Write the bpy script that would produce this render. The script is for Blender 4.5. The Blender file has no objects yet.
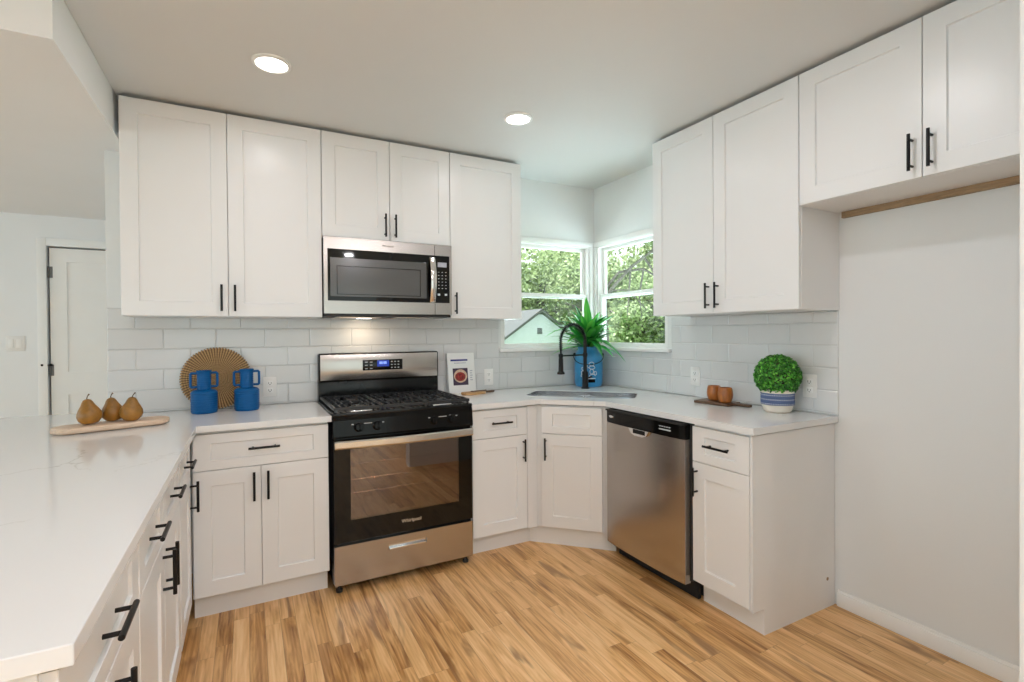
import bpy, bmesh, math, random
import numpy as np
from mathutils import Matrix, Vector
random.seed(7)
S = bpy.context.scene
COL = S.collection
R = math.radians

# ------------------------------------------------------------------ camera
CAMP = (-0.7535, -3.2794, 1.319)
YAW, PIT, ROL, FPX, PY = 0.4873, -0.0081, -0.0077, 498.96, 337.76
cd = bpy.data.cameras.new('camera')
cam = bpy.data.objects.new('camera', cd)
COL.objects.link(cam)
cd.sensor_width = 36.0
cd.lens = FPX * 36.0 / 1024.0
cd.shift_y = (PY - 341.0) / 1024.0
cd.clip_start = 0.02
cd.clip_end = 300
fw0 = Vector((math.sin(YAW), math.cos(YAW), 0)); rt0 = Vector((math.cos(YAW), -math.sin(YAW), 0)); up0 = Vector((0, 0, 1))
F_ = fw0 * math.cos(PIT) + up0 * math.sin(PIT); U_ = up0 * math.cos(PIT) - fw0 * math.sin(PIT)
X_ = rt0 * math.cos(ROL) + U_ * math.sin(ROL); Y_ = U_ * math.cos(ROL) - rt0 * math.sin(ROL)
cam.matrix_world = Matrix.Translation(CAMP) @ Matrix((X_, Y_, -F_)).transposed().to_4x4()
S.camera = cam

# ------------------------------------------------------------------ world, sun, added daylight lamps, exposure
SKY_C, SKY_S = (0.92, 1.0, 0.98), 1.9    
SUN_C, SUN_S = (0.95, 0.98, 1.0), 24.0    
LIVING_C, LIVING_P = (0.70, 0.88, 1.0), 62.0       # lamp added at an invented living room window, lifts the low right fronts
SIDE_C, SIDE_P = (0.60, 0.80, 1.0), 47.0    # lamp added at an invented side room window
CAN_C, CAN_FAR, CAN_NEAR, CAN_BACK = (0.98, 0.95, 1.0), 2.0, 4.7, 13.0    # recessed lamps, watts each; the back ones are added unseen
w = bpy.data.worlds.new('sky'); S.world = w; w.use_nodes = True
bgn = w.node_tree.nodes['Background']
bgn.inputs['Color'].default_value = (*SKY_C, 1); bgn.inputs['Strength'].default_value = SKY_S
sd = bpy.data.lights.new('sun', 'SUN'); sd.energy = SUN_S; sd.angle = R(6); sd.color = SUN_C
so = bpy.data.objects.new('sun', sd); COL.objects.link(so)
so.rotation_euler = Vector((0.15, 0.05, -0.985)).to_track_quat('-Z', 'Y').to_euler()

def area(name, loc, direction, sx, sy, power, color):
    l = bpy.data.lights.new(name, 'AREA'); l.shape = 'RECTANGLE'; l.size = sx; l.size_y = sy; l.energy = power; l.color = color
    o = bpy.data.objects.new(name, l); COL.objects.link(o); o.location = loc
    o.rotation_euler = Vector(direction).to_track_quat('-Z', 'Y').to_euler()
    return o
area('added_lamp_living_room', (-6.08, -4.2, 1.2), (1, 0, 0), 2.7, 1.8, LIVING_P, LIVING_C)  # added area lamp standing in for daylight at an unseen window
area('added_lamp_side_room', (-6.08, -0.2, 1.3), (1, 0, 0), 2.6, 1.7, SIDE_P, SIDE_C)  # second added lamp, outside the unseen side room window

vs = S.view_settings
vs.view_transform = 'Standard'; vs.look = 'None'; vs.gamma = 1.0; vs.use_curve_mapping = False
vs.exposure = -0.06
S.cycles.max_bounces = 10; S.cycles.diffuse_bounces = 6; S.cycles.glossy_bounces = 5; S.cycles.transmission_bounces = 6

# ------------------------------------------------------------------ materials
MATS = {}
def nodes(name):
    m = bpy.data.materials.new(name); m.use_nodes = True
    nt = m.node_tree; b = nt.nodes['Principled BSDF']
    MATS[name] = m
    return m, nt, b
def N(nt, t, **kw):
    n = nt.nodes.new(t)
    for k, v in kw.items():
        if k.startswith('i_'):
            n.inputs[k[2:].replace('_', ' ')].default_value = v
        else: setattr(n, k, v)
    return n
def L(nt, a, ai, b, bi): nt.links.new(a.outputs[ai], b.inputs[bi])
def MA(nt, op, a=None, b=None, c=None):
    n = nt.nodes.new('ShaderNodeMath'); n.operation = op
    for i, v in enumerate((a, b, c)):
        if v is None: continue
        if isinstance(v, (int, float)): n.inputs[i].default_value = v
        else: nt.links.new(v, n.inputs[i])
    return n.outputs[0]
def coords(nt, kind='Object', scale=None):
    t = N(nt, 'ShaderNodeTexCoord'); o = t.outputs[kind]
    if scale:
        mp = N(nt, 'ShaderNodeMapping'); mp.inputs['Scale'].default_value = scale
        nt.links.new(o, mp.inputs['Vector']); o = mp.outputs[0]
    return o
def simple(name, col, rough=0.5, metal=0.0, spec=0.5, var=0.03, vscale=6.0, bump=0.0, bscale=60, coat=0.0, stretch=None):
    """plain surface whose tone drifts slightly and whose face carries a fine grain"""
    m, nt, b = nodes(name)
    b.inputs['Roughness'].default_value = rough; b.inputs['Metallic'].default_value = metal
    b.inputs['Specular IOR Level'].default_value = spec
    b.inputs['Coat Weight'].default_value = coat
    co = coords(nt, 'Object', stretch)
    n = N(nt, 'ShaderNodeTexNoise'); n.inputs['Scale'].default_value = vscale; n.inputs['Detail'].default_value = 3
    nt.links.new(co, n.inputs['Vector'])
    r = N(nt, 'ShaderNodeValToRGB')
    r.color_ramp.elements[0].position = 0.3; r.color_ramp.elements[1].position = 0.7
    r.color_ramp.elements[0].color = [max(0, c * (1 - var)) for c in col] + [1]
    r.color_ramp.elements[1].color = [min(1, c * (1 + var)) for c in col] + [1]
    L(nt, n, 'Fac', r, 'Fac'); L(nt, r, 'Color', b, 'Base Color')
    if bump:
        n2 = N(nt, 'ShaderNodeTexNoise'); n2.inputs['Scale'].default_value = bscale; n2.inputs['Detail'].default_value = 2
        nt.links.new(co, n2.inputs['Vector'])
        bp = N(nt, 'ShaderNodeBump'); bp.inputs['Strength'].default_value = bump; bp.inputs['Distance'].default_value = 0.002
        L(nt, n2, 'Fac', bp, 'Height'); L(nt, bp, 'Normal', b, 'Normal')
    return m
def emit(name, col, strength):
    m, nt, b = nodes(name)
    b.inputs['Base Color'].default_value = (0.0, 0.0, 0.0, 1)
    b.inputs['Emission Color'].default_value = (*col, 1); b.inputs['Emission Strength'].default_value = strength
    return m

simple('wall_paint', (0.745, 0.755, 0.75), 0.6, var=0.01, vscale=2, bump=0.05, bscale=180)
simple('wall_paint_daylit', (0.825, 0.84, 0.85), 0.6, var=0.012, vscale=2, bump=0.05, bscale=180)  # side room's cool daylight put into the paint colour
simple('ceiling_paint', (0.69, 0.695, 0.69), 0.8, var=0.01, vscale=1.5, bump=0.06, bscale=160)
simple('trim_white', (0.86, 0.86, 0.845), 0.35, var=0.01)
simple('cabinet_white', (0.785, 0.785, 0.78), 0.32, var=0.008, vscale=3)
simple('cabinet_inner', (0.62, 0.59, 0.55), 0.6)
simple('raw_wood', (0.33, 0.22, 0.12), 0.7, var=0.2, stretch=(4, 1, 30))
simple('black_metal', (0.006, 0.006, 0.0065), 0.36, metal=0.0, spec=0.28)
simple('black_gloss', (0.005, 0.0045, 0.004), 0.10, spec=0.2)
simple('black_glass', (0.004, 0.0035, 0.003), 0.04, spec=0.35)
simple('black_enamel', (0.008, 0.008, 0.008), 0.2, spec=0.3)
simple('cast_iron', (0.018, 0.019, 0.021), 0.38, spec=0.5, bump=0.15, bscale=220)
simple('dark_gap', (0.015, 0.013, 0.012), 0.8)
simple('dark_plastic', (0.03, 0.03, 0.03), 0.5)
simple('chrome', (0.75, 0.75, 0.76), 0.15, metal=1.0, var=0.01)
simple('plate_white', (0.82, 0.81, 0.79), 0.35, var=0.005)
simple('slot_dark', (0.10, 0.09, 0.085), 0.6)
simple('tile_white', (0.68, 0.69, 0.69), 0.10, var=0.02, vscale=5, spec=0.55, bump=0.05, bscale=25)
simple('grout', (0.60, 0.605, 0.60), 0.85, var=0.03)
simple('blue_ceramic', (0.0005, 0.088, 0.27), 0.40, spec=0.25, var=0.10, vscale=20, bump=0.15, bscale=90, stretch=(1, 1, 6))
simple('blue_metal', (0.03, 0.26, 0.54), 0.30, var=0.18, vscale=14, spec=0.6)
simple('white_paint', (0.82, 0.84, 0.86), 0.5)
simple('pale_wood', (0.66, 0.50, 0.37), 0.5, var=0.10, vscale=5, stretch=(3, 30, 30))
simple('tan_wood', (0.52, 0.30, 0.13), 0.5, var=0.16, vscale=6, stretch=(3, 25, 25))
simple('dark_wood', (0.11, 0.058, 0.03), 0.45, var=0.25, vscale=6, stretch=(20, 3, 20))
simple('cup_wood', (0.36, 0.115, 0.022), 0.28, var=0.35, vscale=7, stretch=(8, 8, 2), spec=0.5)
simple('pear_stem', (0.09, 0.05, 0.02), 0.7)
simple('soil', (0.03, 0.02, 0.015), 0.9, var=0.3, vscale=60)
simple('cream_ceramic', (0.76, 0.70, 0.61), 0.6, var=0.04, vscale=40, bump=0.2, bscale=200)
simple('paper_white', (0.80, 0.80, 0.79), 0.4, var=0.01)
simple('title_blue', (0.02, 0.03, 0.22), 0.4)
simple('plum', (0.045, 0.025, 0.06), 0.4)
simple('bowl_cream', (0.60, 0.42, 0.30), 0.5, var=0.25, vscale=60)
simple('berries', (0.26, 0.02, 0.015), 0.4, var=0.8, vscale=130)
simple('print_grey', (0.42, 0.43, 0.50), 0.5)
simple('logo_gold', (0.75, 0.66, 0.52), 0.35, metal=0.6)
simple('icon_white', (0.60, 0.62, 0.64), 0.5)
simple('hinge_grey', (0.16, 0.16, 0.16), 0.4, metal=0.7)
simple('siding', (0.50, 0.505, 0.58), 0.7, var=0.04, vscale=3)
simple('roofing', (0.055, 0.055, 0.055), 0.85, var=0.2, vscale=20, bump=0.3)
simple('bark', (0.085, 0.075, 0.06), 0.9, var=0.4, vscale=12, bump=0.6, bscale=25)
simple('bounce_concrete', (0.72, 0.84, 0.87), 0.8, var=0.06, vscale=2, bump=0.2, bscale=60)  # pale cool colour chosen to bounce light indoors
simple('lawn', (0.16, 0.28, 0.07), 0.9, var=0.4, vscale=3, bump=0.5, bscale=40)
emit('lens_glow', (1.0, 0.95, 0.88), 9.0)
emit('display_blue', (0.01, 0.05, 0.45), 0.9)
emit('display_digit', (0.35, 0.5, 1.0), 1.3)

def steel(name, col, rough, axis=(3, 3, 260), bump=0.03):
    m, nt, b = nodes(name)
    b.inputs['Metallic'].default_value = 1.0; b.inputs['Anisotropic'].default_value = 0.7
    co = coords(nt, 'Object', axis)
    n = N(nt, 'ShaderNodeTexNoise'); n.inputs['Scale'].default_value = 3; n.inputs['Detail'].default_value = 4
    nt.links.new(co, n.inputs['Vector'])
    r = N(nt, 'ShaderNodeValToRGB')
    r.color_ramp.elements[0].color = [c * 0.96 for c in col] + [1]; r.color_ramp.elements[1].color = [min(1, c * 1.03) for c in col] + [1]
    L(nt, n, 'Fac', r, 'Fac'); L(nt, r, 'Color', b, 'Base Color')
    nt.links.new(MA(nt, 'MULTIPLY_ADD', n.outputs['Fac'], 0.12, rough - 0.06), b.inputs['Roughness'])
    return m
steel('steel', (0.49, 0.455, 0.425), 0.24, (1.5, 1.5, 120), 0.0)
steel('steel_plain', (0.66, 0.64, 0.61), 0.2, (8, 8, 8), 0.01)

def glass(name, tint=(1, 1, 1), refl=0.06):
    m, nt, b = nodes(name)
    out = nt.nodes['Material Output']; nt.nodes.remove(b)
    tr = N(nt, 'ShaderNodeBsdfTransparent'); tr.inputs['Color'].default_value = (*tint, 1)
    gl = N(nt, 'ShaderNodeBsdfGlossy'); gl.inputs['Roughness'].default_value = 0.02
    lw = N(nt, 'ShaderNodeLayerWeight'); lw.inputs['Blend'].default_value = 0.5
    mx = N(nt, 'ShaderNodeMixShader')
    nt.links.new(MA(nt, 'MULTIPLY_ADD', MA(nt, 'POWER', lw.outputs['Facing'], 5.0), 1.0 - refl, refl), mx.inputs[0])
    L(nt, tr, 0, mx, 1); L(nt, gl, 0, mx, 2); L(nt, mx, 0, out, 'Surface')
    return m
glass('window_glass', (0.95, 0.98, 0.97), 0.03)
glass('oven_glass', (0.62, 0.50, 0.43), 0.16)  # tinted brown toward the reflected floor colour
simple('oven_inside_reflection', (0.20, 0.115, 0.08), 0.6, var=0.1)  # brown stands in for the oak floor reflected in the oven window

# microwave window: fine perforated screen behind dark glass
def screen():
    m, nt, b = nodes('microwave_screen')
    co = coords(nt, 'Object')
    v = N(nt, 'ShaderNodeTexVoronoi'); v.inputs['Scale'].default_value = 420; v.inputs['Randomness'].default_value = 0
    nt.links.new(co, v.inputs['Vector'])
    r = N(nt, 'ShaderNodeValToRGB')
    r.color_ramp.elements[0].color = (0.02, 0.02, 0.02, 1); r.color_ramp.elements[1].color = (0.10, 0.10, 0.098, 1)
    r.color_ramp.elements[1].position = 0.5
    L(nt, v, 'Distance', r, 'Fac'); L(nt, r, 'Color', b, 'Base Color')
    b.inputs['Roughness'].default_value = 0.16; b.inputs['Specular IOR Level'].default_value = 0.8
screen()

# oak strip floor, boards running along y
def oak():
    m, nt, b = nodes('oak_floor')
    W = 0.0635
    sp = N(nt, 'ShaderNodeSeparateXYZ'); nt.links.new(coords(nt, 'Object'), sp.inputs[0])
    x, y = sp.outputs[0], sp.outputs[1]
    u = MA(nt, 'DIVIDE', MA(nt, 'ADD', x, 20.0), W)
    row = MA(nt, 'FLOOR', u); fu = MA(nt, 'FRACT', u)
    wn = N(nt, 'ShaderNodeTexWhiteNoise', noise_dimensions='1D'); nt.links.new(row, wn.inputs['W'])
    ln = MA(nt, 'MULTIPLY_ADD', wn.outputs['Value'], 0.5, 0.55)
    wn2 = N(nt, 'ShaderNodeTexWhiteNoise', noise_dimensions='1D'); nt.links.new(MA(nt, 'ADD', row, 77.7), wn2.inputs['W'])
    v = MA(nt, 'DIVIDE', MA(nt, 'ADD', MA(nt, 'MULTIPLY_ADD', wn2.outputs['Value'], 3.0, 30.0), y), ln)
    seg = MA(nt, 'FLOOR', v); fv = MA(nt, 'FRACT', v)
    cid = N(nt, 'ShaderNodeCombineXYZ'); nt.links.new(row, cid.inputs[0]); nt.links.new(seg, cid.inputs[1])
    pw = N(nt, 'ShaderNodeTexWhiteNoise', noise_dimensions='3D'); nt.links.new(cid.outputs[0], pw.inputs['Vector'])
    pid = pw.outputs['Value']
    pc = N(nt, 'ShaderNodeSeparateColor'); nt.links.new(pw.outputs['Color'], pc.inputs[0])
    # board-local grain coordinates
    gc = N(nt, 'ShaderNodeCombineXYZ')
    nt.links.new(MA(nt, 'MULTIPLY', x, 1.0), gc.inputs[0]); nt.links.new(MA(nt, 'MULTIPLY', y, 0.09), gc.inputs[1])
    nt.links.new(MA(nt, 'MULTIPLY', pid, 57.0), gc.inputs[2])
    n1 = N(nt, 'ShaderNodeTexNoise'); n1.inputs['Scale'].default_value = 24; n1.inputs['Detail'].default_value = 5; n1.inputs['Roughness'].default_value = 0.55; n1.inputs['Distortion'].default_value = 1.4
    L(nt, gc, 0, n1, 'Vector')
    # cathedral rings
    wv = N(nt, 'ShaderNodeTexWave'); wv.wave_type = 'BANDS'; wv.bands_direction = 'X'
    wv.inputs['Scale'].default_value = 22; wv.inputs['Distortion'].default_value = 9; wv.inputs['Detail'].default_value = 2; wv.inputs['Detail Scale'].default_value = 0.9
    L(nt, gc, 0, wv, 'Vector')
    fine = N(nt, 'ShaderNodeTexNoise'); fine.inputs['Scale'].default_value = 170; fine.inputs['Detail'].default_value = 2
    fc = N(nt, 'ShaderNodeCombineXYZ'); nt.links.new(x, fc.inputs[0]); nt.links.new(MA(nt, 'MULTIPLY', y, 0.04), fc.inputs[1]); nt.links.new(pid, fc.inputs[2])
    L(nt, fc, 0, fine, 'Vector')
    tone = MA(nt, 'ADD', MA(nt, 'MULTIPLY', pc.outputs[0], 0.33), MA(nt, 'ADD', MA(nt, 'MULTIPLY_ADD', n1.outputs['Fac'], 1.20, -0.30), MA(nt, 'MULTIPLY', wv.outputs['Fac'], 0.09)))
    tone = MA(nt, 'ADD', tone, MA(nt, 'MULTIPLY_ADD', fine.outputs['Fac'], 0.07, -0.035))
    r = N(nt, 'ShaderNodeValToRGB'); cr = r.color_ramp
    cr.elements[0].position = 0.14; cr.elements[0].color = (0.25, 0.10, 0.028, 1)
    cr.elements[1].position = 0.92; cr.elements[1].color = (0.90, 0.62, 0.33, 1)
    for p, c in ((0.30, (0.47, 0.235, 0.075, 1)), (0.48, (0.67, 0.38, 0.152, 1)), (0.68, (0.81, 0.505, 0.232, 1))):
        e = cr.elements.new(p); e.color = c
    nt.links.new(tone, r.inputs['Fac'])
    # dark mineral streaks and knots
    st = N(nt, 'ShaderNodeTexNoise'); st.inputs['Scale'].default_value = 9; st.inputs['Detail'].default_value = 3; st.inputs['Distortion'].default_value = 1.2
    sc = N(nt, 'ShaderNodeCombineXYZ'); nt.links.new(MA(nt, 'MULTIPLY', x, 1.0), sc.inputs[0]); nt.links.new(MA(nt, 'MULTIPLY', y, 0.14), sc.inputs[1]); nt.links.new(MA(nt, 'MULTIPLY', pid, 31.0), sc.inputs[2])
    L(nt, sc, 0, st, 'Vector')
    sr = N(nt, 'ShaderNodeValToRGB'); sr.color_ramp.elements[0].position = 0.595; sr.color_ramp.elements[0].color = (0, 0, 0, 1); sr.color_ramp.elements[1].position = 0.70; sr.color_ramp.elements[1].color = (1, 1, 1, 1)
    L(nt, st, 'Fac', sr, 'Fac')
    mx = N(nt, 'ShaderNodeMix', data_type='RGBA'); mx.inputs['B'].default_value = (0.20, 0.08, 0.025, 1)
    nt.links.new(MA(nt, 'MULTIPLY', sr.outputs[0], 0.70), mx.inputs['Factor']); L(nt, r, 'Color', mx, 'A')
    # joints
    du = MA(nt, 'MULTIPLY', MA(nt, 'MINIMUM', fu, MA(nt, 'SUBTRACT', 1.0, fu)), W)
    dv = MA(nt, 'MULTIPLY', MA(nt, 'MINIMUM', fv, MA(nt, 'SUBTRACT', 1.0, fv)), ln)
    gap = MA(nt, 'LESS_THAN', MA(nt, 'MINIMUM', du, dv), 0.0009)
    mj = N(nt, 'ShaderNodeMix', data_type='RGBA'); mj.inputs['B'].default_value = (0.13, 0.06, 0.025, 1)
    nt.links.new(MA(nt, 'MULTIPLY', gap, 0.4), mj.inputs['Factor']); L(nt, mx, 'Result', mj, 'A')
    L(nt, mj, 'Result', b, 'Base Color')
    b.inputs['Roughness'].default_value = 0.30
    nt.links.new(MA(nt, 'MULTIPLY_ADD', n1.outputs['Fac'], 0.15, 0.24), b.inputs['Roughness'])
    bp = N(nt, 'ShaderNodeBump'); bp.inputs['Strength'].default_value = 0.12; bp.inputs['Distance'].default_value = 0.002
    nt.links.new(MA(nt, 'SUBTRACT', fine.outputs['Fac'], gap), bp.inputs['Height']); L(nt, bp, 'Normal', b, 'Normal')
oak()

def quartz():
    m, nt, b = nodes('quartz')
    co = coords(nt, 'Object')
    d = N(nt, 'ShaderNodeTexNoise'); d.inputs['Scale'].default_value = 2.6; d.inputs['Detail'].default_value = 6; d.inputs['Roughness'].default_value = 0.62
    nt.links.new(co, d.inputs['Vector'])
    mxv = N(nt, 'ShaderNodeMix', data_type='RGBA', blend_type='LINEAR_LIGHT'); mxv.inputs['Factor'].default_value = 0.22
    nt.links.new(co, mxv.inputs['A']); L(nt, d, 'Color', mxv, 'B')
    v = N(nt, 'ShaderNodeTexVoronoi', feature='DISTANCE_TO_EDGE'); v.inputs['Scale'].default_value = 1.5
    L(nt, mxv, 'Result', v, 'Vector')
    r = N(nt, 'ShaderNodeValToRGB'); r.color_ramp.elements[0].position = 0.0; r.color_ramp.elements[0].color = (1, 1, 1, 1); r.color_ramp.elements[1].position = 0.009; r.color_ramp.elements[1].color = (0, 0, 0, 1)
    L(nt, v, 'Distance', r, 'Fac')
    k = N(nt, 'ShaderNodeTexNoise'); k.inputs['Scale'].default_value = 1.7; nt.links.new(co, k.inputs['Vector'])
    kr = N(nt, 'ShaderNodeValToRGB'); kr.color_ramp.elements[0].position = 0.50; kr.color_ramp.elements[1].position = 0.62
    L(nt, k, 'Fac', kr, 'Fac')
    mx = N(nt, 'ShaderNodeMix', data_type='RGBA'); mx.inputs['A'].default_value = (0.76, 0.76, 0.755, 1); mx.inputs['B'].default_value = (0.52, 0.50, 0.47, 1)
    nt.links.new(MA(nt, 'MULTIPLY', MA(nt, 'MULTIPLY', r.outputs[0], kr.outputs[0]), 0.75), mx.inputs['Factor'])
    L(nt, mx, 'Result', b, 'Base Color'); b.inputs['Roughness'].default_value = 0.11; b.inputs['Specular IOR Level'].default_value = 0.5
quartz()

def pear_skin():
    m, nt, b = nodes('pear_skin')
    co = coords(nt, 'Object')
    n = N(nt, 'ShaderNodeTexNoise'); n.inputs['Scale'].default_value = 14; n.inputs['Detail'].default_value = 6; n.inputs['Roughness'].default_value = 0.7
    nt.links.new(co, n.inputs['Vector'])
    r = N(nt, 'ShaderNodeValToRGB'); cr = r.color_ramp
    cr.elements[0].position = 0.28; cr.elements[0].color = (0.17, 0.085, 0.012, 1); cr.elements[1].position = 0.75; cr.elements[1].color = (0.46, 0.20, 0.028, 1)
    L(nt, n, 'Fac', r, 'Fac'); L(nt, r, 'Color', b, 'Base Color'); b.inputs['Roughness'].default_value = 0.38
pear_skin()

def leafmat(name, ramp, rough=0.45, trans=0.0):
    m, nt, b = nodes(name)
    at = N(nt, 'ShaderNodeAttribute', attribute_name='tone')
    r = N(nt, 'ShaderNodeValToRGB'); cr = r.color_ramp
    cr.elements[0].color = (*ramp[0], 1); cr.elements[1].color = (*ramp[-1], 1)
    for i, c in enumerate(ramp[1:-1]):
        e = cr.elements.new((i + 1) / (len(ramp) - 1)); e.color = (*c, 1)
    L(nt, at, 'Fac', r, 'Fac'); L(nt, r, 'Color', b, 'Base Color'); b.inputs['Roughness'].default_value = rough
    if trans:
        out = nt.nodes['Material Output']; t = N(nt, 'ShaderNodeBsdfTranslucent'); L(nt, r, 'Color', t, 'Color')
        mx = N(nt, 'ShaderNodeMixShader'); mx.inputs[0].default_value = trans
        L(nt, b, 0, mx, 1); L(nt, t, 0, mx, 2); L(nt, mx, 0, out, 'Surface')
leafmat('tree_leaf', [(0.08, 0.115, 0.055), (0.17, 0.225, 0.10), (0.28, 0.35, 0.165), (0.42, 0.47, 0.26)], 0.6, 0.45)
leafmat('topiary_leaf', [(0.015, 0.10, 0.008), (0.04, 0.26, 0.015), (0.20, 0.60, 0.07)], 0.35)
leafmat('strap_leaf', [(0.01, 0.14, 0.025), (0.03, 0.36, 0.05), (0.16, 0.58, 0.09)], 0.35, 0.15)

def woven_plate_mat():
    m, nt, b = nodes('woven_reed')
    sp = N(nt, 'ShaderNodeSeparateXYZ'); nt.links.new(coords(nt, 'Object'), sp.inputs[0])
    ang = MA(nt, 'ARCTAN2', sp.outputs[2], sp.outputs[0])
    rad = MA(nt, 'SQRT', MA(nt, 'ADD', MA(nt, 'POWER', sp.outputs[0], 2.0), MA(nt, 'POWER', sp.outputs[2], 2.0)))
    s1 = MA(nt, 'SINE', MA(nt, 'MULTIPLY', ang, 72.0))
    ring = MA(nt, 'SINE', MA(nt, 'MULTIPLY', rad, 420.0))
    n = N(nt, 'ShaderNodeTexNoise'); n.inputs['Scale'].default_value = 40
    t = MA(nt, 'ADD', MA(nt, 'MULTIPLY', s1, 0.40), MA(nt, 'MULTIPLY_ADD', n.outputs['Fac'], 0.5, 0.22))
    t = MA(nt, 'ADD', t, MA(nt, 'MULTIPLY', ring, 0.05))
    r = N(nt, 'ShaderNodeValToRGB'); cr = r.color_ramp
    cr.elements[0].position = 0.1; cr.elements[0].color = (0.13, 0.065, 0.022, 1); cr.elements[1].position = 0.85; cr.elements[1].color = (0.52, 0.33, 0.15, 1)
    nt.links.new(t, r.inputs['Fac']); L(nt, r, 'Color', b, 'Base Color'); b.inputs['Roughness'].default_value = 0.7
woven_plate_mat()

def band_mat():
    m, nt, b = nodes('rope_band')
    sp = N(nt, 'ShaderNodeSeparateXYZ'); nt.links.new(coords(nt, 'Object'), sp.inputs[0])
    ang = MA(nt, 'ARCTAN2', sp.outputs[1], sp.outputs[0])
    st = MA(nt, 'FRACT', MA(nt, 'MULTIPLY', sp.outputs[2], 46.0))
    dash = MA(nt, 'GREATER_THAN', MA(nt, 'SINE', MA(nt, 'MULTIPLY_ADD', ang, 46.0, MA(nt, 'MULTIPLY', MA(nt, 'FLOOR', MA(nt, 'MULTIPLY', sp.outputs[2], 46.0)), 1.7))), 0.1)
    line = MA(nt, 'MULTIPLY', MA(nt, 'LESS_THAN', st, 0.22), dash)
    mx = N(nt, 'ShaderNodeMix', data_type='RGBA'); mx.inputs['A'].default_value = (0.10, 0.14, 0.27, 1); mx.inputs['B'].default_value = (0.62, 0.62, 0.64, 1)
    nt.links.new(line, mx.inputs['Factor']); L(nt, mx, 'Result', b, 'Base Color'); b.inputs['Roughness'].default_value = 0.85
band_mat()

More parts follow.
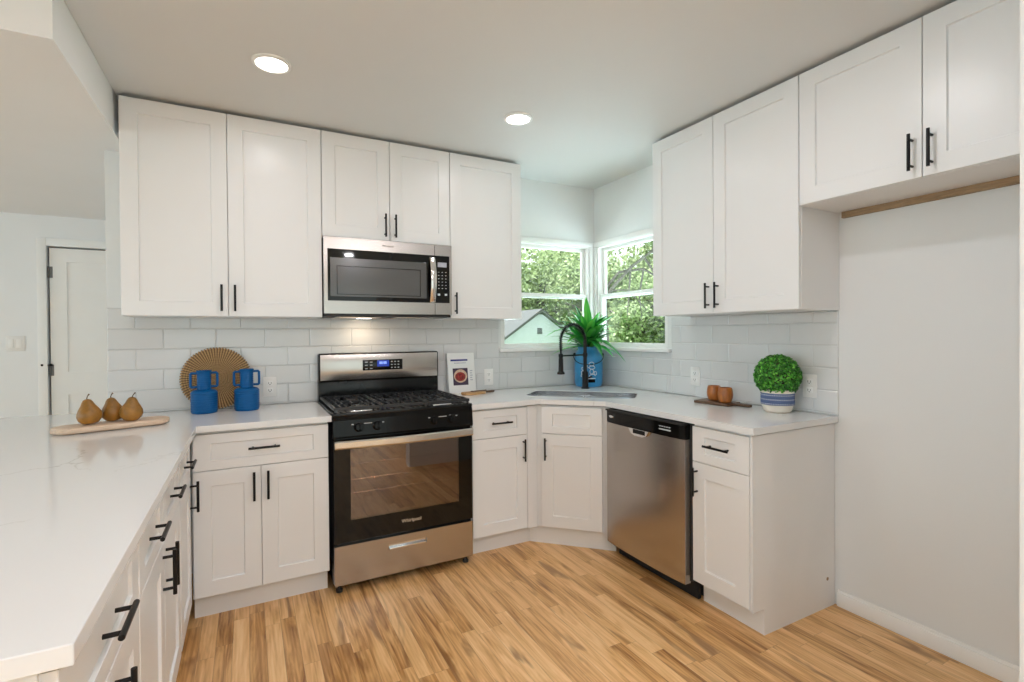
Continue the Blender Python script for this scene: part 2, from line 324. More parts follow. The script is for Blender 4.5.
# ------------------------------------------------------------------ geometry helpers
class MB:
    def __init__(s): s.bm = bmesh.new()
    def box(s, x0, x1, y0, y1, z0, z1, bev=0.0, seg=2, mat=None):
        t = bmesh.new()
        r = bmesh.ops.create_cube(t, size=1.0)
        bmesh.ops.scale(t, vec=(x1 - x0, y1 - y0, z1 - z0), verts=t.verts)
        bmesh.ops.translate(t, vec=((x0 + x1) / 2, (y0 + y1) / 2, (z0 + z1) / 2), verts=t.verts)
        if bev: bmesh.ops.bevel(t, geom=list(t.edges), offset=bev, segments=seg, profile=0.5, affect='EDGES')
        s.add(t, mat); return s
    def add(s, t, mat=None):
        if mat is not None: bmesh.ops.transform(t, matrix=mat, verts=t.verts)
        me = bpy.data.meshes.new('tmp'); t.to_mesh(me); t.free(); s.bm.from_mesh(me); bpy.data.meshes.remove(me)
    def cyl(s, p0, p1, r0, r1=None, seg=20, cap=True):
        r1 = r0 if r1 is None else r1
        p0, p1 = Vector(p0), Vector(p1); d = p1 - p0
        t = bmesh.new()
        bmesh.ops.create_cone(t, cap_ends=cap, segments=seg, radius1=r0, radius2=r1, depth=d.length)
        s.add(t, Matrix.Translation((p0 + p1) / 2) @ d.to_track_quat('Z', 'Y').to_matrix().to_4x4()); return s
    def tube(s, pts, r, seg=10, closed=False):
        pts = [Vector(p) for p in pts]; n = len(pts); rings = []
        prev = None
        for i, p in enumerate(pts):
            a = pts[(i - 1) % n] if (closed or i > 0) else p
            b = pts[(i + 1) % n] if (closed or i < n - 1) else p
            t = (b - a).normalized()
            if prev is None:
                ref = Vector((0, 0, 1)) if abs(t.z) < 0.9 else Vector((1, 0, 0))
                u = t.cross(ref).normalized()
            else: u = (prev - t * prev.dot(t)).normalized()
            prev = u; v = t.cross(u)
            rr = r[i] if isinstance(r, (list, tuple)) else r
            rings.append([s.bm.verts.new(p + (u * math.cos(k * 2 * math.pi / seg) + v * math.sin(k * 2 * math.pi / seg)) * rr) for k in range(seg)])
        m = n if closed else n - 1
        for i in range(m):
            A, B = rings[i], rings[(i + 1) % n]
            for k in range(seg): s.bm.faces.new((A[k], A[(k + 1) % seg], B[(k + 1) % seg], B[k]))
        if not closed:
            s.bm.faces.new(rings[0][::-1]); s.bm.faces.new(rings[-1])
        return s
    def lathe(s, prof, c=(0, 0, 0), seg=40, sy=1.0, axis=None):
        """prof: (radius, height) bottom to top"""
        c = Vector(c); rings = []
        for r, z in prof:
            if r < 1e-6: rings.append([s.bm.verts.new(c + Vector((0, 0, z)))])
            else: rings.append([s.bm.verts.new(c + Vector((r * math.cos(2 * math.pi * k / seg), sy * r * math.sin(2 * math.pi * k / seg), z))) for k in range(seg)])
        for A, B in zip(rings, rings[1:]):
            for k in range(seg):
                k2 = (k + 1) % seg
                if len(A) == 1 and len(B) == 1: continue
                if len(A) == 1: s.bm.faces.new((A[0], B[k2], B[k]))
                elif len(B) == 1: s.bm.faces.new((A[k], A[k2], B[0]))
                else: s.bm.faces.new((A[k], A[k2], B[k2], B[k]))
        return s
    def prism(s, poly, z0, z1, holes=(), bev=0.0):
        """flat slab from an outline (list of xy), with optional holes"""
        t = bmesh.new(); edges = []
        for lp in [poly] + list(holes):
            vs_ = [t.verts.new((p[0], p[1], z0)) for p in lp]
            for i in range(len(vs_)): edges.append(t.edges.new((vs_[i], vs_[(i + 1) % len(vs_)])))
        bmesh.ops.triangle_fill(t, use_beauty=True, use_dissolve=False, edges=edges)
        if holes:
            bmesh.ops.dissolve_limit(t, angle_limit=0.001, verts=t.verts, edges=t.edges, delimit=set()) if False else None
        ex = bmesh.ops.extrude_face_region(t, geom=list(t.faces))
        vv = [e for e in ex['geom'] if isinstance(e, bmesh.types.BMVert)]
        bmesh.ops.translate(t, vec=(0, 0, z1 - z0), verts=vv)
        bmesh.ops.recalc_face_normals(t, faces=t.faces)
        if bev:
            ed = [e for e in t.edges if len(e.link_faces) == 2 and e.link_faces[0].normal.angle(e.link_faces[1].normal) > 0.6]
            bmesh.ops.bevel(t, geom=ed, offset=bev, segments=2, profile=0.5, affect='EDGES')
        s.add(t); return s
    def xf(s, mat): bmesh.ops.transform(s.bm, matrix=mat, verts=s.bm.verts); return s
    def build(s, name, mat, parent=None, smooth=True, local=False):
        bmesh.ops.recalc_face_normals(s.bm, faces=s.bm.faces)
        me = bpy.data.meshes.new(name); s.bm.to_mesh(me); s.bm.free()
        me.materials.append(MATS[mat])
        return link(name, me, parent, smooth, local)
def link(name, me, parent=None, smooth=True, local=False):
    if smooth:
        for p in me.polygons: p.use_smooth = True
        try: me.set_sharp_from_angle(angle=R(32))
        except Exception: pass
    o = bpy.data.objects.new(name, me); COL.objects.link(o)
    if parent:
        o.parent = parent
        if not local: o.matrix_parent_inverse = WM[parent.name].inverted()
        WM[o.name] = WM[parent.name].copy() if local else Matrix.Identity(4)
    else: WM[o.name] = Matrix.Identity(4)
    return o
WM = {}      # world matrix of every object as built
def tag(o, label, cat, group=None):
    o['label'] = label; o['category'] = cat
    if group: o['group'] = group
    return o
def thing(name, label, cat, loc=(0, 0, 0), rz=0.0, group=None):
    o = bpy.data.objects.new(name, None); COL.objects.link(o); o.empty_display_size = 0.1
    o.location = loc; o.rotation_euler = (0, 0, rz)
    WM[o.name] = Matrix.Translation(loc) @ Matrix.Rotation(rz, 4, 'Z')
    return tag(o, label, cat, group)
def structure(o):
    o['kind'] = 'structure'; return o
def text(s, size, mat, parent, M, name='logo', ext=0.0006, align='CENTER'):
    c = bpy.data.curves.new(name, 'FONT'); c.body = s; c.size = size; c.extrude = ext; c.align_x = align; c.align_y = 'CENTER'
    tmp = bpy.data.objects.new('tmp', c); COL.objects.link(tmp)
    me = bpy.data.meshes.new_from_object(tmp.evaluated_get(bpy.context.evaluated_depsgraph_get()))
    bpy.data.objects.remove(tmp); me.materials.clear(); me.materials.append(MATS[mat])
    o = bpy.data.objects.new(name, me); COL.objects.link(o)
    o.parent = parent; o.matrix_parent_inverse = WM[parent.name].inverted(); o.matrix_world = M
    o.matrix_basis = M
    return o
FRONT_BACKWALL = Matrix.Rotation(R(90), 4, 'X')                 # text facing -y
def front(x, y, z): return Matrix.Translation((x, y, z)) @ FRONT_BACKWALL
def front_x(x, y, z): return Matrix.Translation((x, y, z)) @ Matrix.Rotation(R(-90), 4, 'Z') @ FRONT_BACKWALL   # facing -x

# ------------------------------------------------------------------ constants of the room
XR = 1.747; H = 2.486; HS = 2.288; CT = 0.912
YB = -6.2; XL = -6.0; YF = 1.97

# ------------------------------------------------------------------ shell
structure(MB().box(XL - .1, XR + .14, YB - .1, YF + .1, -0.08, 0).build('floor', 'oak_floor', smooth=False))
structure(MB().box(XL - .1, XR + .14, YB - .1, YF + .1, H, H + .1).build('ceiling', 'ceiling_paint', smooth=False))
structure(MB().box(XL, -1.303, -1.142, YF, HS, H - .002).build('ceiling_lowered', 'wall_paint_daylit', smooth=False))
def wall_with_hole(name, axis, a0, a1, p0, p1, z0, z1, holes, mat):
    """axis 'x': wall spans x=a0..a1 with thickness y=p0..p1; axis 'y': spans y, thickness x"""
    mb = MB()
    xs = sorted(set([a0, a1] + [h[0] for h in holes] + [h[1] for h in holes]))
    for u0, u1 in zip(xs, xs[1:]):
        hs = [h for h in holes if h[0] <= u0 + 1e-6 and h[1] >= u1 - 1e-6]
        spans = [(z0, z1)]
        for h in hs:
            spans = [q for s_ in spans for q in ((s_[0], min(s_[1], h[2])), (max(s_[0], h[3]), s_[1])) if q[1] - q[0] > 1e-6]
        for q0, q1 in spans:
            if axis == 'x': mb.box(u0, u1, p0, p1, q0, q1)
            else: mb.box(p0, p1, u0, u1, q0, q1)
    return structure(mb.build(name, mat, smooth=False))
W1 = (0.890, 1.700, 1.212, 2.020)      # opening in the back wall, x and z
W2 = (-0.80, -0.034, 1.212, 2.020)     # opening in the right wall, y and z
wall_with_hole('wall_back', 'x', -1.40, XR + .085, 0, .085, 0, H, [W1], 'wall_paint')
wall_with_hole('wall_right', 'y', YB, 0, XR, XR + .085, 0, H, [W2], 'wall_paint')
wall_with_hole('wall_far', 'x', XL, -1.30, YF, YF + .1, 0, H, [(-2.162, -1.392, 0, 2.048)], 'wall_paint_daylit')
structure(MB().box(-1.30, -1.20, .086, YF + .1, 0, H).build('wall_partition', 'wall_paint_daylit', smooth=False))
wall_with_hole('wall_left', 'y', YB, YF, XL - .1, XL, 0, H, [(-1.55, 1.15, .45, 2.15), (-5.6, -2.8, .30, 2.15)], 'wall_paint_daylit')
wall_with_hole('wall_front', 'x', XL, XR, YB - .1, YB, 0, H, [(-1.9, 1.3, .08, 2.15)], 'wall_paint')
structure(MB().box(.655, XR, -2.98, -2.86, 0, H).build('wall_return', 'wall_paint', smooth=False))
# baseboards
def baseboard(name, x0, x1, y0, y1, axis):
    mb = MB()
    if axis == 'y':
        mb.box(x0, x1, y0, y1, 0, .066, .002); mb.box(x0 + .005, x1, y0, y1, .064, .080, .004)
    else:
        mb.box(x0, x1, y0, y1, 0, .066, .002); mb.box(x0, x1, y0 + .005, y1, .064, .080, .004)
    return structure(mb.build(name, 'trim_white'))
baseboard('baseboard_right', XR - .014, XR - .0005, -2.859, -1.897, 'y')
baseboard('baseboard_far', XL, -2.225, YF - .014, YF - .0005, 'x')

# ------------------------------------------------------------------ windows
def sash(mb, u0, u1, z0, z1, d0, d1, rail, put):
    put(mb, u0, u1, z0, z0 + rail, d0, d1); put(mb, u0, u1, z1 - rail, z1, d0, d1)
    put(mb, u0, u0 + rail, z0 + rail, z1 - rail, d0, d1); put(mb, u1 - rail, u1, z0 + rail, z1 - rail, d0, d1)
def make_window(name, u0, u1, z0, z1, put, zm, rail=.025):
    """put(mb,u0,u1,z0,z1,d0,d1): d is depth into the wall from the room face"""
    mb = MB(); f = .016
    put(mb, u0, u1, z0, z0 + .008, .0, .082); put(mb, u0, u1, z1 - f, z1, .0, .082)
    put(mb, u0, u0 + f, z0, z1, .0, .082); put(mb, u1 - f, u1, z0, z1, .0, .082)
    root = structure(mb.build(name, 'trim_white', smooth=False))
    a = MB(); sash(a, u0 + f, u1 - f, zm - .012, z1 - f, .048, .074, rail, put)
    so_ = a.build('upper_sash', 'trim_white', root, smooth=False)
    g = MB(); put(g, u0 + f + rail, u1 - f - rail, zm - .012 + rail, z1 - f - rail, .060, .064); g.build('pane', 'window_glass', so_, smooth=False)
    a = MB(); sash(a, u0 + f, u1 - f, z0 + .008, zm + .022, .016, .044, rail, put)
    sl = a.build('lower_sash', 'trim_white', root, smooth=False)
    g = MB(); put(g, u0 + f + rail, u1 - f - rail, z0 + .008 + rail, zm + .022 - rail, .030, .034); g.build('pane', 'window_glass', sl, smooth=False)
    return root
def put_back(mb, u0, u1, z0, z1, d0, d1): mb.box(u0, u1, d0, d1, z0, z1, .002)
def put_right(mb, u0, u1, z0, z1, d0, d1): mb.box(XR + d0, XR + d1, u0, u1, z0, z1, .002)
make_window('window_1', *W1, put_back, 1.608)
make_window('window_2', *W2, put_right, 1.608)
mb = MB()
mb.box(W1[0] - .03, XR - .013, -.012, -.0005, 2.012, 2.050, .003); mb.box(1.697, XR - .013, -.012, -.0005, 1.212, 2.012, .003)
structure(mb.build('trim_1', 'trim_white'))
mb = MB()
mb.box(XR - .012, XR - .0005, W2[0] - .03, -.0005, 2.012, 2.050, .003); mb.box(XR - .012, XR - .0005, -.036, -.0005, 1.212, 2.012, .003)
structure(mb.build('trim_2', 'trim_white'))
structure(MB().prism([(.872, -.001), (.872, -.036), (XR - .036, -.036), (XR - .036, -.84), (XR - .001, -.84), (XR - .001, -.001)], 1.186, 1.211, bev=.003).build('trim_3', 'trim_white'))
# unseen glazed openings, added to light the room from behind and the side
def glazing(name, axis, a0, a1, z0, z1, p, n):
    mb = MB(); q = .05
    def b(u0, u1, w0, w1):
        mb.box(u0, u1, p - .03, p + .03, w0, w1, .003) if axis == 'x' else mb.box(p - .03, p + .03, u0, u1, w0, w1, .003)
    b(a0, a1, z0, z0 + q); b(a0, a1, z1 - q, z1)
    for i in range(n + 1):
        u = a0 + (a1 - a0 - q) * i / n; b(u, u + q, z0 + q, z1 - q)
    root = structure(mb.build(name, 'trim_white'))
    for i in range(n):
        u0_ = a0 + (a1 - a0 - q) * i / n + q; u1_ = a0 + (a1 - a0 - q) * (i + 1) / n
        g = MB()
        g.box(u0_, u1_, p - .003, p + .003, z0 + q, z1 - q) if axis == 'x' else g.box(p - .003, p + .003, u0_, u1_, z0 + q, z1 - q)
        g.build('pane', 'window_glass', root, smooth=False)
    return root
glazing('added_window_3', 'x', -1.9, 1.3, .08, 2.15, YB - .05, 2)
glazing('added_window_5', 'y', -5.6, -2.8, .30, 2.15, XL - .05, 3)
glazing('added_window_4', 'y', -1.55, 1.15, .45, 2.15, XL - .05, 3)

# ------------------------------------------------------------------ door of the side room
def far_door():
    Y = YF
    x0, x1, zt = -2.157, -1.397, 2.043
    g = .009; xa, xb = x0 + g, x1 - .004; pa, pb = -2.043, x1 - .115
    mb = MB(); mb.box(xa, xb, Y + .022, Y + .047, .01, zt - .008)
    for a in ((xa, pa, .01, zt - .008), (pb, xb, .01, zt - .008), (pa, pb, .01, .12), (pa, pb, .851, 1.037), (pa, pb, 1.926, zt - .008)): mb.box(a[0], a[1], Y + .012, Y + .022, a[2], a[3])
    bmesh.ops.remove_doubles(mb.bm, verts=mb.bm.verts, dist=1e-5)
    root = structure(mb.build('door_1', 'trim_white', smooth=False))
    for z in (1.84, 1.055):
        MB().cyl((x0 + .005, Y + .006, z - .045), (x0 + .005, Y + .006, z + .045), .006).box(x0 + .004, x0 + .028, Y + .009, Y + .013, z - .045, z + .045).build('hinge', 'hinge_grey', root)
    MB().cyl((x0 - .040, Y - .012, 1.098), (x0 + .022, Y - .012, 1.098), .004).cyl((x0 - .044, Y - .012, 1.098), (x0 - .030, Y - .012, 1.098), .009).cyl((x0 + .01, Y - .012, 1.098), (x0 + .024, Y - .012, 1.098), .009).cyl((x0 + .005, Y - .016, 1.098), (x0 + .005, Y + .012, 1.098), .007).build('hinge_pin_stop', 'black_metal', root)
    mb = MB(); c = .062
    mb.box(x0 - c, x0 - .004, Y - .016, Y - .0005, 0, zt + .004 + c, .003); mb.box(x0 - .004, -1.302, Y - .016, Y - .0005, zt + .004, zt + .004 + c, .003)
    structure(mb.build('trim_4', 'trim_white'))
    structure(MB().box(x0 - .004, x1 + .005, Y + .05, Y + .09, 0, zt + .005).build('door_gap_sheet', 'hinge_grey', smooth=False))  # grey sheet behind the door, coloured as the shade in its gap
far_door()
def switch_plate():
    Y = YF
    t = thing('light_switch', 'white double rocker light switch on the far wall beside the door', 'light switch', (-2.352, Y, 1.272))
    MB().box(-2.408, -2.296, Y - .006, Y - .0005, 1.213, 1.331, .003).build('plate', 'plate_white', t)
    for x in (-2.375, -2.329): MB().box(x - .016, x + .016, Y - .010, Y - .005, 1.238, 1.306, .002).build('rocker', 'trim_white', t)
switch_plate()

# ------------------------------------------------------------------ recessed lights
def can(x, y, power, label, grp='recessed ceiling lights'):
    t = thing('ceiling_light', label, 'ceiling light', (x, y, H), 0, grp)
    MB().lathe([(.078, 0.0), (.078, -.006), (.064, -.010), (.062, -.004), (.062, 0)], (x, y, H), 40).build('trim_ring', 'trim_white', t)
    MB().lathe([(.0, -.0065), (.062, -.0055), (.062, -.002), (0, -.002)], (x, y, H), 40).build('lens', 'lens_glow', t)
    l = bpy.data.lights.new('can_lamp', 'AREA'); l.shape = 'DISK'; l.size = .12; l.energy = power; l.color = CAN_C
    o = bpy.data.objects.new('can_lamp', l); COL.objects.link(o); o.parent = t; o.location = (0, 0, -.012)
can(-.650, -.905, CAN_FAR, 'lit round recessed ceiling light above the peninsula end of the range wall')
can(.553, -.903, CAN_FAR, 'lit round recessed ceiling light in front of the corner with the windows')
can(-.650, -2.15, CAN_NEAR, 'lit round recessed ceiling light nearer the camera over the peninsula')
can(.553, -2.15, CAN_NEAR, 'lit round recessed ceiling light nearer the camera over the open floor')
for bx_, who in ((-2.9, 'living room side'), (-.650, 'peninsula side'), (.553, 'fridge side')):  # lamps added out of view to brighten the kitchen from behind
    can(bx_, -3.9, CAN_BACK, 'added unseen recessed ceiling light just behind the camera on the ' + who)
    can(bx_, -4.9, CAN_BACK, 'added unseen recessed ceiling light far behind the camera on the ' + who)

# ------------------------------------------------------------------ cabinets
def shaker(mb, x0, x1, z0, z1, y=-.02, t=.02, rail=.070, rec=.008):
    """a five-piece front in the cabinet's frame; its face is at y"""
    g = .0015
    x0 += g; x1 -= g; z0 += g; z1 -= g
    bm = mb.bm
    def ring(a, d, b=None):
        b = a if b is None else b
        return [bm.verts.new(p) for p in ((x0 + a, y + d, z0 + b), (x1 - a, y + d, z0 + b), (x1 - a, y + d, z1 - b), (x0 + a, y + d, z1 - b))]
    rl = min(rail, (z1 - z0) * .26)
    rings = [ring(0, t), ring(0, .0015), ring(.0015, 0), ring(rail, 0, rl), ring(rail + .0035, rec, rl + .0035)]
    for A, B in zip(rings, rings[1:]):
        for k in range(4): bm.faces.new((A[k], A[(k + 1) % 4], B[(k + 1) % 4], B[k]))
    bm.faces.new(rings[-1]); bm.faces.new(rings[0][::-1])
HL = .135
def bar_handle(parent, x, z, vertical, y=-.02, L_=HL, sub='handle'):
    mb = MB(); h = L_ / 2; o = .030; p = .048
    if vertical:
        mb.cyl((x, y - o, z - h), (x, y - o, z + h), .0056)
        for s_ in (-p, p): mb.cyl((x, y + .0005, z + s_), (x, y - o, z + s_), .0045, seg=12)
    else:
        mb.cyl((x - h, y - o, z), (x + h, y - o, z), .0056)
        for s_ in (-p, p): mb.cyl((x + s_, y + .0005, z), (x + s_, y - o, z), .0045, seg=12)
    return mb.build(sub, 'black_metal', parent, local=True)
def fronts(t, specs):
    for sp in specs:
        kind, x0, x1, z0, z1 = sp[:5]
        mb = MB(); shaker(mb, x0, x1, z0, z1)
        f = mb.build(kind, 'cabinet_white', t, smooth=False, local=True)
        if len(sp) > 5 and sp[5]:
            side, hz = sp[5], sp[6]
            if side == 'C': bar_handle(f, (x0 + x1) / 2, hz, False)
            elif side == 'L': bar_handle(f, x0 + .030, hz, True)
            elif side == 'R': bar_handle(f, x1 - .030, hz, True)
DB, DT, DS = .121, .869, .700     # base fronts: bottom, top, split between drawer and door
def base_cab(label, loc, rz, w, depth, specs, grp='white shaker base cabinets', toe=True, fill=(), foot=0.0):
    t = thing('base_cabinet', label, 'base cabinet', loc, rz, grp)
    mb = MB(); mb.box(0, w, 0, depth, .115, .874)
    for f in fill: mb.box(f[0], f[1], -.018, 0, .115, .874, .001)
    if foot: mb.box(w - foot, w, .058, depth, 0, .116)
    mb.build('carcass', 'cabinet_white', t, smooth=False, local=True)
    if toe: MB().box(0, w - foot, .058, .072, 0, .1145, .0).build('toe_kick', 'cabinet_white', t, smooth=False, local=True)
    fronts(t, specs)
    return t
def upper_cab(label, loc, rz, w, h, depth, specs, grp='white shaker wall cabinets', rail=True):
    t = thing('wall_cabinet', label, 'wall cabinet', loc, rz, grp)
    mb = MB(); mb.box(0, w, 0, depth, 0, h, .001)
    mb.build('carcass', 'cabinet_white', t, smooth=False, local=True)
    fronts(t, specs)
    return t
ZB, ZT, ZM, ZF = 1.419, 2.465, 1.8746, 1.880
HU = ZT - ZB
YU = -.297; DU = .294
hz = .027 + HL / 2
upper_cab('tall white two-door wall cabinet at the left end of the range wall', (-1.284, YU, ZB), 0, .903, HU, DU,
          [('door', 0, .446, 0, HU, 'R', hz), ('door', .446, .903, 0, HU, 'L', hz)])
upper_cab('short white two-door wall cabinet directly above the microwave', (-.380, YU, ZM), 0, .760, ZT - ZM, DU,
          [('door', 0, .381, 0, ZT - ZM, 'R', hz - .008), ('door', .381, .760, 0, ZT - ZM, 'L', hz - .008)])
upper_cab('tall single-door white wall cabinet between microwave and corner window', (.381, YU, ZB), 0, .513, HU, DU,
          [('door', 0, .513, 0, HU, 'L', hz)])
XU = 1.451
upper_cab('tall white two-door wall cabinet above the dishwasher, right of the corner window', (XU, -.995, ZB), R(-90), .911, HU, DU,
          [('door', 0, .4465, 0, HU, 'R', hz), ('door', .4465, .911, 0, HU, 'L', hz)])
tf = upper_cab('white two-door wall cabinet high over the empty fridge space', (XU, -1.907, ZF), R(-90), .950, ZT - ZF, DU,
               [('door', 0, .461, 0, ZT - ZF, 'R', hz), ('door', .461, .950, 0, ZT - ZF, 'L', hz)])
MB().box(.02, .93, DU - .020, DU, -.028, -.0005).build('hanging_rail', 'raw_wood', tf, smooth=False, local=True)

YBF = -.589                               # carcass face of the back run
base_cab('white base cabinet with one wide drawer over two doors, left of the range', (-.985, YBF, 0), 0, .587, .585,
         [('drawer', .004, .589, DS, DT, 'C', .789), ('door', .004, .282, DB, DS, 'R', .608), ('door', .282, .589, DB, DS, 'L', .608)])
base_cab('narrow white base cabinet with drawer and door, right of the range', (.392, YBF, 0), 0, .440, .585,
         [('drawer', .002, .371, DS, DT, 'C', .789), ('door', .002, .371, DB, DS, 'R', .608)], fill=[(.373, .440)])
# diagonal sink base
def sink_base():
    lab = 'white diagonal corner base cabinet under the sink'
    A = Vector((.833, -.589, 0)); B = Vector((1.158, -.914, 0))
    ln = (B - A).length
    t = thing('base_cabinet', lab, 'base cabinet', A, R(-45), 'white shaker base cabinets')
    MB().prism([(.834, -.589), (1.157, -.912), (XR - .006, -.912), (XR - .006, -.006), (.834, -.006)], .115, .66).build('carcass', 'cabinet_white', t, smooth=False)
    fr = MB(); fr.box(0, ln, 0, .02, .115, .874, .001); fr.build('face_frame', 'cabinet_white', t, smooth=False, local=True)
    MB().box(-.046, ln + .03, .030, .044, 0, .1145).build('toe_kick', 'cabinet_white', t, smooth=False, local=True)
    c0, c1 = ln / 2 - .188, ln / 2 + .188
    fronts(t, [('false_drawer', c0, c1, DS, DT), ('door', c0, c1, DB, DS, 'L', .608)])
sink_base()
XBF = 1.158
te = base_cab('white base cabinet with drawer and door at the open end, right of the dishwasher', (XBF, -1.557, 0), R(-90), .326, .584,
              [('drawer', .002, .313, DS, DT, 'C', .789), ('door', .002, .313, DB, DS, 'L', .608)], fill=[(.314, .326)], foot=.015)
MB().cyl((.3262, .524, .137), (.3275, .524, .137), .008, seg=16).build('screw_hole', 'raw_wood', te, local=True)
# peninsula, fronts face +x
XP = -1.005
PW = 'white shaker base cabinets'
def pen(label, y0, y1, specs):
    return base_cab(label, (XP, y0, 0), R(90), y1 - y0, .58, specs, PW)
pen('white peninsula base cabinet nearest the range wall, one drawer over one door', -1.04, -.612,
    [('drawer', .012, .392, DS, DT, 'C', .789), ('door', .012, .392, DB, DS, 'R', .608)])
pen('white peninsula base cabinet in the middle, two drawers over two doors', -1.835, -1.045,
    [('drawer', .004, .393, DS, DT, 'C', .789), ('drawer', .397, .786, DS, DT, 'C', .789), ('door', .004, .393, DB, DS, 'R', .608), ('door', .397, .786, DB, DS, 'L', .608)])
pen('white peninsula base cabinet at the near end, its drawer handle largest in view', -2.402, -1.84,
    [('drawer', .006, 0.565, DS, DT, 'C', .789), ('door', .006, .29, DB, DS, 'R', .608), ('door', .29, .565, DB, DS, 'L', .608)])
tag(MB().box(-1.612, -1.590, -2.402, -.02, 0, .876, .001).build('back_panel', 'cabinet_white', smooth=False), 'plain white panel closing the back of the peninsula toward the side room', 'panel')

# ------------------------------------------------------------------ counters
def rounded(cx, cy, hx, hy, r, ang, n=6):
    pts = []
    for sx, sy, a0 in ((1, 1, 0), (-1, 1, 90), (-1, -1, 180), (1, -1, 270)):
        for k in range(n + 1):
            a = R(a0 + 90 * k / n); pts.append((sx * (hx - r) + r * math.cos(a), sy * (hy - r) + r * math.sin(a)))
    c, s_ = math.cos(ang), math.sin(ang)
    return [(cx + p[0] * c - p[1] * s_, cy + p[0] * s_ + p[1] * c) for p in pts]
SKX, SKY = 1.217, -.553       # sink centre
hole = rounded(SKX, SKY, .355, .168, .07, R(-45))
CB = CT - .030
tag(MB().prism([(-.384, -.0085), (-.384, -.636), (-.962, -.636), (-.962, -2.422), (-1.95, -2.422), (-1.95, .16), (-1.408, .16), (-1.408, -.0085)], CB, CT, bev=.002).build('countertop', 'quartz', smooth=False),
    'white veined quartz countertop running from the range around the peninsula', 'countertop', 'white quartz countertops')
tag(MB().prism([(.384, -.0085), (.384, -.636), (.838, -.636), (1.122, -.920), (1.122, -1.902), (XR - .0085, -1.902), (XR - .0085, -.0085)], CB, CT, [hole], bev=0).build('countertop', 'quartz', smooth=False),
    'white quartz countertop holding the corner sink and the potted topiary', 'countertop', 'white quartz countertops')

# sink
def sink():
    t = thing('sink', 'steel double-bowl sink let into the corner countertop', 'sink', (SKX, SKY, .70), R(-45))
    lb = MB(); o_ = rounded(0, 0, .3520, .1650, .067, 0); i_ = rounded(0, 0, .3505, .1635, .066, 0)
    A = [[lb.bm.verts.new((p[0], p[1], z)) for p in lp] for lp, z in ((o_, .178), (o_, .2085), (i_, .2095), (i_, .178))]
    for P_, Q_ in zip(A, A[1:]):
        for k in range(len(P_)): lb.bm.faces.new((P_[k], P_[(k + 1) % len(P_)], Q_[(k + 1) % len(Q_)], Q_[k]))
    lb.build('rim', 'chrome', t, local=True)
    for s_ in (-1, 1):
        cx = s_ * .179; mb = MB(); bm = mb.bm
        def loop(hx, hy, r, z): return [bm.verts.new((p[0], p[1], z)) for p in rounded(cx, 0, hx, hy, r, 0)]
        rr = [loop(.185, .180, .07, .1805), loop(.169, .164, .065, .1805), loop(.168, .163, .065, .16), loop(.160, .155, .06, .02), loop(.13, .125, .05, .0)]
        for A, B in zip(rr, rr[1:]):
            n = len(A)
            for k in range(n): bm.faces.new((A[k], A[(k + 1) % n], B[(k + 1) % n], B[k]))
        bm.faces.new(rr[-1])
        b_ = mb.build('bowl', 'chrome', t, local=True)
        MB().lathe([(0, .003), (.03, .004), (.042, .002), (.044, .0005)], (cx, 0, 0), 24).build('drain', 'steel_plain', b_, local=True)
sink()

# ------------------------------------------------------------------ tiles
def tiles(name, label, to_world, u0, u1, regions, off):
    """regions: (u0,u1,z0,z1) tiled areas; to_world(u, d, z) with d the distance from the wall"""
    mb = MB(); bm = mb.bm
    T0 = .9225 - .1095; PH, PL = .1095, .246; g = .0012; d1 = .0075; iv = .0035
    def hexa(a, b, z0, z1, dd0, dd1, ins):
        lo = [bm.verts.new(to_world(*p)) for p in ((a, dd0, z0), (b, dd0, z0), (b, dd0, z1), (a, dd0, z1))]
        mi = [bm.verts.new(to_world(*p)) for p in ((a, dd1 - .002, z0), (b, dd1 - .002, z0), (b, dd1 - .002, z1), (a, dd1 - .002, z1))]
        hi = [bm.verts.new(to_world(*p)) for p in ((a + ins, dd1, z0 + ins), (b - ins, dd1, z0 + ins), (b - ins, dd1, z1 - ins), (a + ins, dd1, z1 - ins))]
        for A, B in ((lo, mi), (mi, hi)):
            for k in range(4): bm.faces.new((A[k], A[(k + 1) % 4], B[(k + 1) % 4], B[k]))
        bm.faces.new(hi)
    for ra0, ra1, rz0, rz1 in regions:
        for row in range(0, 8):
            z0, z1 = T0 + row * PH, T0 + (row + 1) * PH
            z0, z1 = max(z0, rz0), min(z1, rz1)
            if z1 - z0 < .008: continue
            st = off + (PL / 2 if row % 2 else 0)
            k0 = math.floor((ra0 - st) / PL)
            k = k0
            while st + k * PL < ra1:
                a, b_ = max(st + k * PL, ra0), min(st + (k + 1) * PL, ra1)
                if b_ - a > .008: hexa(a + g, b_ - g, z0 + g, z1 - g, .002, d1, min(iv, (b_ - a) * .3))
                k += 1
    o = mb.build(name, 'tile_white', None, smooth=False)
    tag(o, label, 'backsplash', 'white subway tile backsplashes')
    gm = MB(); gb = gm.bm
    for a, b_, z0, z1 in regions:
        lo = [gb.verts.new(to_world(*p)) for p in ((a, .0005, z0), (b_, .0005, z0), (b_, .0005, z1), (a, .0005, z1))]
        hi = [gb.verts.new(to_world(*p)) for p in ((a, .0045, z0), (b_, .0045, z0), (b_, .0045, z1), (a, .0045, z1))]
        for k in range(4): gb.faces.new((lo[k], lo[(k + 1) % 4], hi[(k + 1) % 4], hi[k]))
        gb.faces.new(hi); gb.faces.new(lo[::-1])
    gm.build('grout', 'grout', o, smooth=False)
tiles('tile_backsplash', 'white subway tile backsplash behind the range and blue canisters', lambda u, d, z: (u, -d, z), -1.4, XR,
      [(-1.399, .871, CT + .001, 1.470), (.871, XR - .010, CT + .001, 1.185)], -1.1558)
